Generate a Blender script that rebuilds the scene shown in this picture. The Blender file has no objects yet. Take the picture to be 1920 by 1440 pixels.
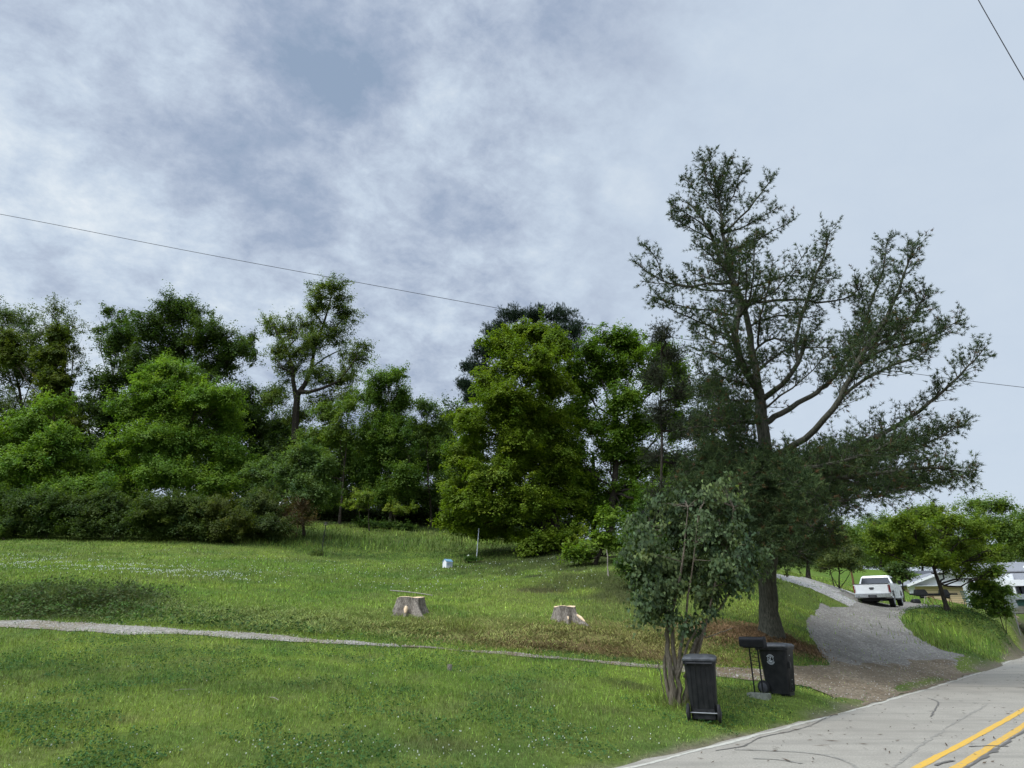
import bpy, bmesh, math, random
import numpy as np
from mathutils import Vector, Matrix
from mathutils.geometry import delaunay_2d_cdt

R = math.radians
rng = np.random.default_rng(7)
random.seed(7)
scene = bpy.context.scene
COL = scene.collection

# ------------------------------------------------------------------ camera
CAMZ = 1.7
FPX = 1160.0                       # focal length in pixels of the 1920 px wide photograph
TH = math.atan(445.0 / FPX)        # pitch up
CT, ST = math.cos(TH), math.sin(TH)
cam = bpy.data.cameras.new('camera')
cam.lens = 36.0 * FPX / 1920.0
cam.sensor_width = 36.0
cam.clip_start = 0.05
cam.clip_end = 5000
camo = bpy.data.objects.new('camera', cam)
COL.objects.link(camo)
camo.location = (0, 0, CAMZ)
camo.rotation_euler = (R(90) + TH, 0, 0)
scene.camera = camo

# ------------------------------------------------------------------ light, sky, exposure
SUN_EL, SUN_AZ = R(56), R(235)     # azimuth clockwise from +Y: behind the viewer, to the left
sd = Vector((math.sin(SUN_AZ) * math.cos(SUN_EL), math.cos(SUN_AZ) * math.cos(SUN_EL), math.sin(SUN_EL)))
sl = bpy.data.lights.new('sun', 'SUN')
sl.energy = 1.5
sl.angle = R(12)
sl.color = (1.0, 0.96, 0.88)
so = bpy.data.objects.new('sun', sl)
COL.objects.link(so)
so.rotation_euler = sd.to_track_quat('Z', 'Y').to_euler()
so.location = (0, 0, 60)

scene.view_settings.view_transform = 'Standard'
scene.view_settings.look = 'None'
scene.view_settings.gamma = 1.0
scene.view_settings.exposure = 0.18
scene.view_settings.use_curve_mapping = False
scene.cycles.max_bounces = 6
scene.cycles.diffuse_bounces = 4
scene.cycles.glossy_bounces = 2
scene.cycles.transmission_bounces = 3
scene.cycles.transparent_max_bounces = 4
scene.cycles.use_denoising = True

def pixdir(px, py):
    u = (px - 960.0) / FPX
    v = (720.0 - py) / FPX
    return np.array([u, CT - v * ST, ST + v * CT])

def at(px, py, Y):
    d = pixdir(px, py)
    t = Y / d[1]
    return np.array([d[0] * t, Y, CAMZ + d[2] * t])

def mpp(px, py, Y):                # metres per photograph pixel there
    return Y / pixdir(px, py)[1] / FPX

# ------------------------------------------------------------------ node helpers
class NT:
    def __init__(self, tree):
        self.t = tree
        self.n = tree.nodes
        self.l = tree.links
    def new(self, ty, **kw):
        n = self.n.new(ty)
        for k, v in kw.items():
            if k in n.inputs.keys():
                n.inputs[k].default_value = v
            else:
                setattr(n, k, v)
        return n
    def link(self, a, b):
        self.l.new(a, b)
    def math(self, op, a, b=None, c=None, clamp=False):
        n = self.n.new('ShaderNodeMath')
        n.operation = op
        n.use_clamp = clamp
        for i, x in enumerate((a, b, c)):
            if x is None:
                continue
            if isinstance(x, (int, float)):
                n.inputs[i].default_value = x
            else:
                self.l.new(x, n.inputs[i])
        return n.outputs[0]
    def mix(self, f, a, b, blend='MIX'):
        n = self.n.new('ShaderNodeMix')
        n.data_type = 'RGBA'
        n.blend_type = blend
        ia, ib = n.inputs[6], n.inputs[7]
        if isinstance(f, (int, float)):
            n.inputs[0].default_value = f
        else:
            self.l.new(f, n.inputs[0])
        for i, x in ((ia, a), (ib, b)):
            if isinstance(x, (tuple, list)):
                i.default_value = (x[0], x[1], x[2], 1)
            else:
                self.l.new(x, i)
        return n.outputs[2]
    def ramp(self, f, stops, interp='LINEAR'):
        n = self.n.new('ShaderNodeValToRGB')
        n.color_ramp.interpolation = interp
        el = n.color_ramp.elements
        while len(el) < len(stops):
            el.new(0.5)
        for e, (p, c) in zip(el, stops):
            e.position = p
            e.color = (c, c, c, 1) if isinstance(c, (int, float)) else (c[0], c[1], c[2], 1)
        self.l.new(f, n.inputs[0])
        return n.outputs[0]
    def noise(self, vec, scale, detail=4, rough=0.55, dist=0.0):
        n = self.n.new('ShaderNodeTexNoise')
        n.inputs['Scale'].default_value = scale
        n.inputs['Detail'].default_value = detail
        n.inputs['Roughness'].default_value = rough
        n.inputs['Distortion'].default_value = dist
        if vec is not None:
            self.l.new(vec, n.inputs['Vector'])
        return n.outputs['Fac']

# ------------------------------------------------------------------ world
world = bpy.data.worlds.new('World')
scene.world = world
world.use_nodes = True
wt = NT(world.node_tree)
wt.n.clear()
WS = 0.1
sky = wt.n.new('ShaderNodeTexSky')
sky.sky_type = 'NISHITA'
sky.sun_disc = False
sky.sun_elevation = SUN_EL
sky.sun_rotation = SUN_AZ
sky.air_density = 1.2
sky.dust_density = 2.0
tc = wt.n.new('ShaderNodeTexCoord')
sep = wt.n.new('ShaderNodeSeparateXYZ')
wt.link(tc.outputs['Generated'], sep.inputs[0])
zc = wt.math('MAXIMUM', sep.outputs[2], 0.0)
den = wt.math('ADD', zc, 0.42)
comb = wt.n.new('ShaderNodeCombineXYZ')
wt.link(wt.math('DIVIDE', sep.outputs[0], den), comb.inputs[0])
wt.link(wt.math('DIVIDE', sep.outputs[1], den), comb.inputs[1])
mp = wt.n.new('ShaderNodeMapping')
mp.inputs['Rotation'].default_value = (0, 0, R(-38))
mp.inputs['Scale'].default_value = (1.0, 1.12, 1.0)
mp.inputs['Location'].default_value = (3.1, 1.7, 0)
wt.link(comb.outputs[0], mp.inputs[0])
CV = mp.outputs[0]
nA = wt.noise(CV, 1.9, 6, 0.55, 0.6)
nB = wt.noise(CV, 5.0, 7, 0.60, 0.25)
nC = wt.noise(CV, 0.5, 2, 0.5, 0.0)
nE = wt.noise(CV, 15.0, 8, 0.68, 0.15)
def dirmask(px, py, r_in, r_out):
    """soft disc of sky round the direction of a place in the sky (radii in degrees)"""
    d = pixdir(px, py)
    d = d / np.linalg.norm(d)
    n = wt.n.new('ShaderNodeVectorMath')
    n.operation = 'DOT_PRODUCT'
    nn = wt.n.new('ShaderNodeVectorMath')
    nn.operation = 'NORMALIZE'
    wt.link(tc.outputs['Generated'], nn.inputs[0])
    wt.link(nn.outputs[0], n.inputs[0])
    n.inputs[1].default_value = tuple(d)
    m = wt.n.new('ShaderNodeMapRange')
    m.interpolation_type = 'SMOOTHSTEP'
    m.inputs['From Min'].default_value = math.cos(R(r_out))
    m.inputs['From Max'].default_value = math.cos(R(r_in))
    wt.link(n.outputs['Value'], m.inputs['Value'])
    return m.outputs[0]
# thickness of the cloud layer
thick = wt.math('ADD', wt.math('MULTIPLY', wt.math('SUBTRACT', nA, 0.5), 0.52), wt.math('MULTIPLY', wt.math('SUBTRACT', nB, 0.5), 0.78))
thick = wt.math('ADD', thick, wt.math('MULTIPLY', wt.math('SUBTRACT', nE, 0.5), 0.64))
thick = wt.math('ADD', thick, 0.53)
right = dirmask(2050, 420, 18, 47)
top = dirmask(700, 80, 8, 40)
thick = wt.math('SUBTRACT', thick, wt.math('MULTIPLY', top, 0.07))
for (px, py, a, b, w) in ((690, 170, 0, 5, 0.12), (560, 80, 1, 7, 0.06), (640, 120, 1, 8, 0.06), (1160, 60, 1, 8, 0.07), (540, 340, 1, 7, 0.11), (330, 250, 1, 7, 0.05),
                          (880, 330, 1, 6, 0.09), (1130, 400, 0, 4, 0.12), (780, 470, 1, 6, 0.07), (1240, 520, 0, 5, 0.06)):
    g = wt.math('MULTIPLY', dirmask(px, py, a, b), w)
    thick = wt.math('SUBTRACT', thick, g)
for (px, py, a, b, w) in ((1175, 365, 0, 3.5, 0.24), (700, 215, 0, 2.5, 0.08), (60, 120, 3, 16, 0.03), (150, 600, 3, 18, 0.07), (60, 470, 2, 12, 0.05),
                          (430, 640, 2, 12, 0.06), (760, 640, 2, 9, 0.06)):
    g = wt.math('MULTIPLY', dirmask(px, py, a, b), w)
    thick = wt.math('ADD', thick, g)
thick = wt.math('ADD', wt.math('MULTIPLY', thick, wt.math('SUBTRACT', 1.0, wt.math('MULTIPLY', right, 0.93))),
                wt.math('MULTIPLY', right, 0.57))
tone = wt.ramp(thick, [(0.20, (0.26, 0.34, 0.465)), (0.34, (0.335, 0.405, 0.53)), (0.46, (0.43, 0.50, 0.615)),
                       (0.58, (0.52, 0.605, 0.715)), (0.72, (0.64, 0.715, 0.79)), (0.90, (0.80, 0.84, 0.87))])
scl = wt.n.new('ShaderNodeVectorMath')
scl.operation = 'SCALE'
wt.link(tone, scl.inputs[0])
scl.inputs['Scale'].default_value = 1.0 / WS
mixd = wt.mix(0.93, sky.outputs[0], scl.outputs[0])
# the unseen side of the sky round the sun is brightened to add directional light
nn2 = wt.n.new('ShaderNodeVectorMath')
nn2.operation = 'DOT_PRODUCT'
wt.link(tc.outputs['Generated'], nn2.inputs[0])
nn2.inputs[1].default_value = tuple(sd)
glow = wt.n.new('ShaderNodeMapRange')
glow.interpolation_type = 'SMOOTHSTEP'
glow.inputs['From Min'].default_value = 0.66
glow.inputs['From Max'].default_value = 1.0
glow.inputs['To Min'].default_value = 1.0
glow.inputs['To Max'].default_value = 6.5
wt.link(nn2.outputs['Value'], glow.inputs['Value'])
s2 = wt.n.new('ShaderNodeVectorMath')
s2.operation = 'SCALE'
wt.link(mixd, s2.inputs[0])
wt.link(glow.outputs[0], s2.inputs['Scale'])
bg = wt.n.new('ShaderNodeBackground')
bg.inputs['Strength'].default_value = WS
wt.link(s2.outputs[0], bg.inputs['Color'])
wo = wt.n.new('ShaderNodeOutputWorld')
wt.link(bg.outputs[0], wo.inputs['Surface'])

# ------------------------------------------------------------------ materials
def mat(name, color=(0.5, 0.5, 0.5), rough=0.7, spec=0.3, metal=0.0):
    m = bpy.data.materials.new(name)
    m.use_nodes = True
    t = NT(m.node_tree)
    b = t.n['Principled BSDF']
    b.inputs['Base Color'].default_value = (*color, 1)
    b.inputs['Roughness'].default_value = rough
    b.inputs['Specular IOR Level'].default_value = spec
    b.inputs['Metallic'].default_value = metal
    return m, t, b

def noisy(name, c1, c2, scale=8, rough=0.8, spec=0.2, bump=0.0, stretch=None, detail=5, metal=0.0, bscale=None):
    """two-tone surface mottled by object-space noise, with a little bump"""
    m, t, b = mat(name, c1, rough, spec, metal)
    tcn = t.n.new('ShaderNodeTexCoord')
    v = tcn.outputs['Object']
    if stretch:
        mpn = t.n.new('ShaderNodeMapping')
        mpn.inputs['Scale'].default_value = stretch
        t.link(v, mpn.inputs[0])
        v = mpn.outputs[0]
    f = t.noise(v, scale, detail, 0.6)
    f2 = t.ramp(f, [(0.3, 0.0), (0.7, 1.0)])
    t.link(t.mix(f2, c1, c2), b.inputs['Base Color'])
    if bump:
        bn = t.n.new('ShaderNodeBump')
        bn.inputs['Strength'].default_value = bump
        bn.inputs['Distance'].default_value = 0.03
        t.link(t.noise(v, bscale or scale * 2, 4, 0.6), bn.inputs['Height'])
        t.link(bn.outputs[0], b.inputs['Normal'])
    return m

def leafmat(name, trans=0.35, rough=0.55, spec=0.25, tk=(1.25, 1.35, 0.55)):
    m, t, b = mat(name, (0.05, 0.1, 0.02), rough, spec)
    at_ = t.n.new('ShaderNodeAttribute')
    at_.attribute_name = 'Col'
    t.link(at_.outputs['Color'], b.inputs['Base Color'])
    tr = t.n.new('ShaderNodeBsdfTranslucent')
    c2 = t.mix(1.0, at_.outputs['Color'], tk, 'MULTIPLY')
    t.link(c2, tr.inputs['Color'])
    ms = t.n.new('ShaderNodeMixShader')
    ms.inputs[0].default_value = trans
    t.link(b.outputs[0], ms.inputs[1])
    t.link(tr.outputs[0], ms.inputs[2])
    t.link(ms.outputs[0], t.n['Material Output'].inputs['Surface'])
    return m

M = {}
M['leaf'] = leafmat('leaf_surface', 0.42, 0.6, 0.16)
M['needle'] = leafmat('pine_needles', 0.15, 0.75, 0.08)
M['grass'] = leafmat('grass_blades', 0.28, 0.7, 0.12, (1.08, 1.12, 0.75))
M['bark'] = noisy('grey_brown_bark', (0.035, 0.028, 0.02), (0.11, 0.09, 0.07), 6, 0.95, 0.1, 0.8, (4, 4, 0.8))
M['bark_dark'] = noisy('dark_bark', (0.018, 0.015, 0.012), (0.06, 0.05, 0.038), 6, 0.95, 0.1, 0.8, (4, 4, 0.8))
M['pine_bark'] = noisy('pine_bark', (0.028, 0.029, 0.02), (0.11, 0.105, 0.078), 9, 0.95, 0.08, 1.0, (3.2, 3.2, 0.55), 6)
M['lilac_bark'] = noisy('peeling_lilac_bark', (0.065, 0.052, 0.038), (0.25, 0.21, 0.155), 14, 0.9, 0.1, 0.8, (5, 5, 0.5))
M['stump_bark'] = noisy('stump_bark', (0.06, 0.048, 0.038), (0.38, 0.33, 0.27), 12, 0.95, 0.1, 1.0, (3, 3, 0.8))
M['fresh_wood'] = noisy('fresh_cut_wood', (0.62, 0.42, 0.24), (0.78, 0.60, 0.40), 10, 0.8, 0.2)
M['bin_black'] = noisy('black_plastic', (0.004, 0.0045, 0.006), (0.02, 0.02, 0.02), 7, 0.5, 0.3, 0.08)
M['bin_lid'] = noisy('weathered_black_plastic', (0.02, 0.022, 0.025), (0.075, 0.078, 0.082), 11, 0.5, 0.5, 0.1)
M['rubber'] = noisy('rubber', (0.012, 0.012, 0.012), (0.03, 0.03, 0.03), 20, 0.8, 0.2)
M['grey_plastic'] = mat('grey_wheel_plastic', (0.06, 0.06, 0.065), 0.6)[0]
M['black_metal'] = noisy('black_metal', (0.004, 0.004, 0.005), (0.012, 0.012, 0.013), 12, 0.55, 0.25)
M['steel'] = mat('bare_steel', (0.25, 0.25, 0.25), 0.45, 0.5, 0.8)[0]
M['concrete'] = noisy('concrete_block', (0.14, 0.15, 0.12), (0.30, 0.30, 0.25), 18, 0.95, 0.1, 0.4)
M['decal'] = mat('white_decal', (0.45, 0.48, 0.5), 0.6)[0]
M['white_paint'] = noisy('white_car_paint', (0.70, 0.71, 0.70), (0.78, 0.79, 0.78), 3, 0.22, 0.6)
M['glass_dark'] = mat('dark_tinted_glass', (0.008, 0.009, 0.01), 0.08, 0.6)[0]
M['tail_red'] = mat('red_tail_lamp_lens', (0.16, 0.008, 0.01), 0.2, 0.6)[0]
M['chrome'] = mat('chrome', (0.62, 0.63, 0.64), 0.22, 0.6, 0.9)[0]
M['siding_tan'] = None
M['shingle'] = noisy('grey_shingles', (0.16, 0.165, 0.175), (0.28, 0.285, 0.295), 30, 0.95, 0.1, 0.3, (1, 1, 3))
M['shingle_dark'] = noisy('dark_shingles', (0.055, 0.06, 0.068), (0.12, 0.125, 0.135), 22, 0.95, 0.1, 0.3, (1, 1, 3))
M['trim_white'] = noisy('white_trim', (0.68, 0.68, 0.66), (0.78, 0.78, 0.76), 4, 0.6, 0.3)
M['garden_green'] = noisy('dark_green_metal', (0.012, 0.05, 0.035), (0.03, 0.08, 0.06), 10, 0.6, 0.3)
M['sign_grey'] = noisy('grey_sign_metal', (0.16, 0.18, 0.18), (0.26, 0.28, 0.28), 5, 0.55, 0.4)
M['wood_grey'] = noisy('weathered_wood', (0.20, 0.17, 0.14), (0.38, 0.34, 0.29), 12, 0.9, 0.1, 0.3, (6, 6, 1))
M['wood_brown'] = noisy('brown_wood', (0.11, 0.06, 0.03), (0.22, 0.13, 0.07), 12, 0.9, 0.1, 0.3)
M['wire'] = mat('dark_cable', (0.02, 0.02, 0.022), 0.7)[0]
M['hive_white'] = noisy('white_painted_wood', (0.62, 0.61, 0.60), (0.76, 0.75, 0.74), 9, 0.7, 0.3)
M['hive_blue'] = noisy('blue_roof_paint', (0.12, 0.24, 0.34), (0.2, 0.34, 0.44), 9, 0.6, 0.3)
M['flower_white'] = mat('white_petals', (0.72, 0.74, 0.66), 0.7)[0]
M['debris'] = noisy('brown_litter', (0.03, 0.02, 0.014), (0.12, 0.08, 0.05), 30, 0.95, 0.1)

def siding(name, c, line=0.42, pitch=0.11):
    m, t, b = mat(name, c, 0.6, 0.3)
    tcn = t.n.new('ShaderNodeTexCoord')
    sp = t.n.new('ShaderNodeSeparateXYZ')
    t.link(tcn.outputs['Object'], sp.inputs[0])
    fr = t.math('FRACT', t.math('DIVIDE', sp.outputs[2], pitch))
    edge = t.ramp(fr, [(0.0, 1.0), (0.14, 1.0), (0.2, 0.0), (1.0, 0.0)])
    n = t.noise(tcn.outputs['Object'], 2.5, 4)
    base = t.mix(n, c, tuple(x * 0.8 for x in c))
    t.link(t.mix(edge, base, tuple(x * line for x in c)), b.inputs['Base Color'])
    bn = t.n.new('ShaderNodeBump')
    bn.inputs['Strength'].default_value = 0.5
    bn.inputs['Distance'].default_value = 0.02
    t.link(fr, bn.inputs['Height'])
    t.link(bn.outputs[0], b.inputs['Normal'])
    return m
M['siding_tan'] = siding('tan_lap_siding', (0.62, 0.47, 0.27), 0.5, 0.2)
M['siding_white'] = siding('white_lap_siding', (0.72, 0.73, 0.74), 0.7, 0.2)

# ------------------------------------------------------------------ object helpers
def tag(o, label=None, cat=None, group=None, kind=None):
    if label: o['label'] = label
    if cat: o['category'] = cat
    if group: o['group'] = group
    if kind: o['kind'] = kind
    return o

def empty(name, loc=(0, 0, 0), rz=0.0):
    o = bpy.data.objects.new(name, None)
    o.empty_display_size = 0.2
    COL.objects.link(o)
    o.location = loc
    o.rotation_euler = (0, 0, rz)
    return o

def link_mesh(name, me, m, parent=None, smooth=False):
    o = bpy.data.objects.new(name, me)
    COL.objects.link(o)
    if m is not None:
        me.materials.append(m)
    if parent is not None:
        o.parent = parent
    if smooth:
        me.shade_smooth()
    return o

def np_mesh(name, V, cols=None):
    """V (N,k,3): N separate k-gons; cols (N,3) -> face attribute Col"""
    N, k, _ = V.shape
    me = bpy.data.meshes.new(name)
    me.vertices.add(N * k)
    me.vertices.foreach_set('co', V.reshape(-1).astype(np.float32))
    me.loops.add(N * k)
    me.loops.foreach_set('vertex_index', np.arange(N * k, dtype=np.int32))
    me.polygons.add(N)
    me.polygons.foreach_set('loop_start', np.arange(0, N * k, k, dtype=np.int32))
    me.update(calc_edges=True)
    if cols is not None:
        a = me.attributes.new('Col', 'FLOAT_COLOR', 'FACE')
        c = np.ones((N, 4), np.float32)
        c[:, :3] = np.clip(cols, 0.001, 1)
        a.data.foreach_set('color', c.reshape(-1))
    return me

class MB:
    """collects shapes and links them as one mesh object"""
    def __init__(self):
        self.bm = bmesh.new()
    def box(self, c, s, rot=None, taper=1.0):
        x, y, z = s[0] / 2, s[1] / 2, s[2] / 2
        vs = []
        for sz in (-1, 1):
            k = taper if sz > 0 else 1.0
            for sx, sy in ((-1, -1), (1, -1), (1, 1), (-1, 1)):
                p = Vector((sx * x * k, sy * y * k, sz * z))
                if rot is not None:
                    p = rot @ p
                vs.append(self.bm.verts.new(p + Vector(c)))
        for f in ((3, 2, 1, 0), (4, 5, 6, 7), (0, 1, 5, 4), (1, 2, 6, 5), (2, 3, 7, 6), (3, 0, 4, 7)):
            self.bm.faces.new([vs[i] for i in f])
        return self
    def tube(self, pts, rad, n=8, cap=True, jitter=0.0):
        pts = [Vector(p) for p in pts]
        if isinstance(rad, (int, float)):
            rad = [rad] * len(pts)
        rings = []
        up = Vector((0.01, 0.02, 1))
        ref = None
        for i, p in enumerate(pts):
            a = pts[max(i - 1, 0)]
            b = pts[min(i + 1, len(pts) - 1)]
            t = (b - a)
            if t.length < 1e-9:
                t = Vector((0, 0, 1))
            t.normalize()
            if ref is None:
                ref = t.orthogonal().normalized()
            ref = (ref - t * ref.dot(t))
            if ref.length < 1e-6:
                ref = t.orthogonal()
            ref.normalize()
            s = t.cross(ref)
            ring = []
            for k in range(n):
                an = 2 * math.pi * k / n
                rr = rad[i] * (1 + (random.uniform(-jitter, jitter) if jitter else 0))
                ring.append(self.bm.verts.new(p + (ref * math.cos(an) + s * math.sin(an)) * rr))
            rings.append(ring)
        for i in range(len(rings) - 1):
            for k in range(n):
                self.bm.faces.new((rings[i][k], rings[i][(k + 1) % n], rings[i + 1][(k + 1) % n], rings[i + 1][k]))
        if cap:
            self.bm.faces.new(rings[0][::-1])
            self.bm.faces.new(rings[-1])
        return self
    def loft(self, rings, cap=True):
        rr = [[self.bm.verts.new(p) for p in r] for r in rings]
        n = len(rr[0])
        for i in range(len(rr) - 1):
            for k in range(n):
                self.bm.faces.new((rr[i][k], rr[i][(k + 1) % n], rr[i + 1][(k + 1) % n], rr[i + 1][k]))
        if cap:
            self.bm.faces.new(rr[0][::-1])
            self.bm.faces.new(rr[-1])
        return self
    def poly_extrude(self, pts, vec):
        """pts: closed 3D outline, extruded by vec"""
        a = [self.bm.verts.new(p) for p in pts]
        b = [self.bm.verts.new(Vector(p) + Vector(vec)) for p in pts]
        n = len(a)
        self.bm.faces.new(a[::-1])
        self.bm.faces.new(b)
        for k in range(n):
            self.bm.faces.new((a[k], a[(k + 1) % n], b[(k + 1) % n], b[k]))
        return self
    def face(self, pts):
        self.bm.faces.new([self.bm.verts.new(p) for p in pts])
        return self
    def bevel(self, w, seg=2):
        bmesh.ops.bevel(self.bm, geom=list(self.bm.edges), offset=w, segments=seg, affect='EDGES', clamp_overlap=True)
        return self
    def build(self, name, m, parent=None, smooth=False):
        bmesh.ops.recalc_face_normals(self.bm, faces=self.bm.faces)
        me = bpy.data.meshes.new(name)
        self.bm.to_mesh(me)
        self.bm.free()
        o = link_mesh(name, me, m, parent, False)
        if smooth:
            me.shade_smooth()
            me.set_sharp_from_angle(angle=R(40))
        return o

# ------------------------------------------------------------------ noise in numpy
def vnoise(x, y, seed=0):
    xi = np.floor(x).astype(np.int64)
    yi = np.floor(y).astype(np.int64)
    xf, yf = x - xi, y - yi
    def h(a, b):
        n = (a * 374761393 + b * 668265263 + seed * 1442695041) & 0xffffffff
        n = ((n ^ (n >> 13)) * 1274126177) & 0xffffffff
        return ((n ^ (n >> 16)) & 0xffff) / 65535.0
    u = xf * xf * (3 - 2 * xf)
    v = yf * yf * (3 - 2 * yf)
    return (h(xi, yi) * (1 - u) + h(xi + 1, yi) * u) * (1 - v) + (h(xi, yi + 1) * (1 - u) + h(xi + 1, yi + 1) * u) * v

def fbm(x, y, seed=0, o=4):
    s, a, tot = 0, 1.0, 0
    for i in range(o):
        s = s + a * vnoise(x * 2 ** i, y * 2 ** i, seed + i * 17)
        tot += a
        a *= 0.5
    return s / tot

def sstep(x, a, b):
    t = np.clip((x - a) / (b - a), 0, 1)
    return t * t * (3 - 2 * t)

# ------------------------------------------------------------------ road plan
EDGE_PX = [(1137, 1437), (1328, 1396), (1470, 1365), (1557, 1344), (1641, 1319), (1716, 1296), (1803, 1267), (1891, 1237), (1920, 1221)]
def at0(px, py, z=0.0):
    d = pixdir(px, py)
    t = (z - CAMZ) / d[2]
    return np.array([d[0] * t, d[1] * t])
E = np.array([at0(*p) for p in EDGE_PX])
D0 = (E[-3] - E[0]) / np.linalg.norm(E[-3] - E[0])
N0 = np.array([-D0[1], D0[0]])
P0 = E[0]
el = (E - P0) @ D0
es = (E - P0) @ N0
cf = np.polyfit(el, es, 2)
def s_edge(l):
    lc = np.clip(l, -3, el[-1])
    v = np.polyval(cf, lc)
    dv = np.polyval(np.polyder(cf), lc)
    return v + dv * (l - lc)
def road_ls(x, y):
    l = (x - P0[0]) * D0[0] + (y - P0[1]) * D0[1]
    s = (x - P0[0]) * N0[0] + (y - P0[1]) * N0[1]
    return l, s - s_edge(l)
def road_xy(l, s):
    l = np.asarray(l, float)
    ss = s + s_edge(l)
    return P0[0] + D0[0] * l + N0[0] * ss, P0[1] + D0[1] * l + N0[1] * ss
print('road', E[0], E[-1], D0)
print('yellow', [road_ls(*at0(*p)) for p in ((1710, 1440), (1810, 1394), (1920, 1345), (1788, 1440), (1850,1410), (1920, 1366))])
ROADW = 6.6

# ------------------------------------------------------------------ terrain
CP = [  # (px, py, depth)
    (0, 1440, 7.4), (300, 1440, 7.8), (600, 1440, 8.2), (900, 1440, 8.6), (0, 1330, 9.6), (300, 1330, 9.8), (600, 1330, 10.4), (900, 1340, 10.6),
    (0, 1250, 12.6), (300, 1250, 13), (600, 1260, 13.2), (900, 1270, 13.5), (1100, 1330, 11.6), (1150, 1270, 14.2),
    (0, 1176, 17), (0, 1162, 18.4), (300, 1186, 16.6), (300, 1172, 18), (600, 1203, 16.8), (600, 1190, 18.2), (900, 1224, 16.8), (900, 1212, 18.0), (1250, 1260, 16.2), (1250, 1240, 18),
    (1420, 1275, 16.4), (1420, 1255, 18.2), (1500, 1262, 18.4), (1265, 1322, 12.8), (1450, 1312, 13.9),
    (0, 1140, 19.4), (150, 1140, 19.6), (280, 1150, 19.4), (0, 1092, 23), (200, 1098, 23), (300, 1110, 22.5),
    (500, 1150, 20.5), (770, 1152, 22), (1063, 1166, 21.2), (1200, 1190, 20.5), (400, 1090, 27), (770, 1100, 29), (1063, 1110, 28),
    (0, 1055, 31), (300, 1060, 32), (600, 1060, 38), (840, 1064, 39), (0, 1002, 45), (230, 1018, 42), (480, 1012, 46), (605, 1040, 44), (893, 1051, 42),
    (640, 978, 62), (800, 986, 62), (850, 1015, 54), (1000, 1050, 40), (1045, 1024, 46), (1115, 1064, 34), (1200, 1100, 28.5), (1080, 1028, 60),
    (1300, 1150, 24), (1443, 1188, 21.5), (1380, 1100, 30), (1500, 1215, 20.6), (1350, 1215, 19.5),
    (1500, 1100, 33), (1480, 1085, 38), (1560, 1105, 36.5), (1530, 1165, 26.5), (1520, 1190, 24), (1560, 1230, 21.5), (1600, 1180, 28), (1640, 1142, 39), (1700, 1143, 38), (1620, 1240, 21.6),
    (1620, 1167, 31), (1665, 1156, 34), (1580, 1172, 28), (1585, 1152, 33.5), (1520, 1152, 30), (1548, 1142, 33.5), (1600, 1139, 38), (1650, 1138.5, 42), (1690, 1138, 43), (1650, 1136, 46), (1580, 1205, 24.5), (1650, 1205, 25.5), (1700, 1225, 25), (1515, 1140, 30),
    (1590, 1110, 43), (1520, 1087, 47), (1640, 1068, 85), (1560, 1080, 75),
    (1690, 1160, 33), (1740, 1145, 36), (1765, 1143, 36), (1840, 1150, 39), (1760, 1190, 30), (1800, 1215, 30), (1850, 1190, 34), (1900, 1195, 38),
    (1720, 1135, 60), (1800, 1140, 66), (1900, 1150, 48), (1890, 1175, 42), (1870, 1125, 80),
]
pts = [list(at(*c)) for c in CP]
# level ground beyond the frame and behind the viewer
for x, y, z in ((-60, 75, 15.5), (-30, 90, 16), (0, 95, 14.5), (25, 110, 12), (-110, 60, 14), (-70, 25, 8), (-45, 10, 2.6), (-60, -20, 1.5), (80, 160, 11), (-160, 150, 16), (0, 180, 16),
                (-20, 0, 0.3), (-30, -30, 0.2), (0, -30, -0.3), (60, -40, -1), (60, 30, -0.4), (90, 70, 0.6), (120, 0, -1), (150, 150, 6), (60, 80, 2.8), (75, 110, 4.5)):
    pts.append([x, y, z])
for l in (-20, -10, -4, 0, 5, 10, 20, 30, 42, 60):
    for s in (0.25, -3.3, -7.2, -14):
        x, y = road_xy(l, s)
        pts.append([float(x), float(y), 0.0 if s > -10 else -0.25])
pts = np.array(pts)
SC = 30.0
def tpsk(r2):
    return 0.5 * r2 * np.log(r2 + 1e-12)
P = pts[:, :2] / SC
n_ = len(P)
K = tpsk(((P[:, None] - P[None]) ** 2).sum(-1)) + np.eye(n_) * 0.0006
A = np.zeros((n_ + 3, n_ + 3))
A[:n_, :n_] = K
A[:n_, n_] = 1
A[:n_, n_ + 1:] = P
A[n_:, :n_] = A[:n_, n_:].T
sol = np.linalg.solve(A, np.concatenate([pts[:, 2], np.zeros(3)]))
def tps(x, y):
    q = np.stack([x, y], -1).reshape(-1, 2) / SC
    out = np.empty(len(q))
    for i in range(0, len(q), 20000):
        c = q[i:i + 20000]
        out[i:i + 20000] = tpsk(((c[:, None] - P[None]) ** 2).sum(-1)) @ sol[:n_] + sol[n_] + c @ sol[n_ + 1:]
    return out.reshape(np.shape(x))
def axis(a, b, fine, lo, hi, g=1.13):
    v = list(np.arange(a, b + 1e-6, fine))
    s = fine
    while v[-1] < hi:
        s *= g
        v.append(v[-1] + s)
    s = fine
    w = []
    c = v[0]
    while c > lo:
        s *= g
        c -= s
        w.append(c)
    return np.array(w[::-1] + v)
GX = axis(-24, 38, 0.33, -1500, 1500)
GY = axis(5, 48, 0.33, -500, 2500)
XX, YY = np.meshgrid(GX, GY)
xc = np.clip(XX, -120, 150)
yc = np.clip(YY, -40, 170)
ZZ = tps(xc, yc)
ZZ = np.clip(ZZ, -2, 17.5)
far = sstep(np.hypot(XX, YY - 40), 110, 320)
ZZ = ZZ * (1 - far) + 7.0 * far
near = 1 - sstep(np.hypot(XX, YY), 40, 80)
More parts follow.
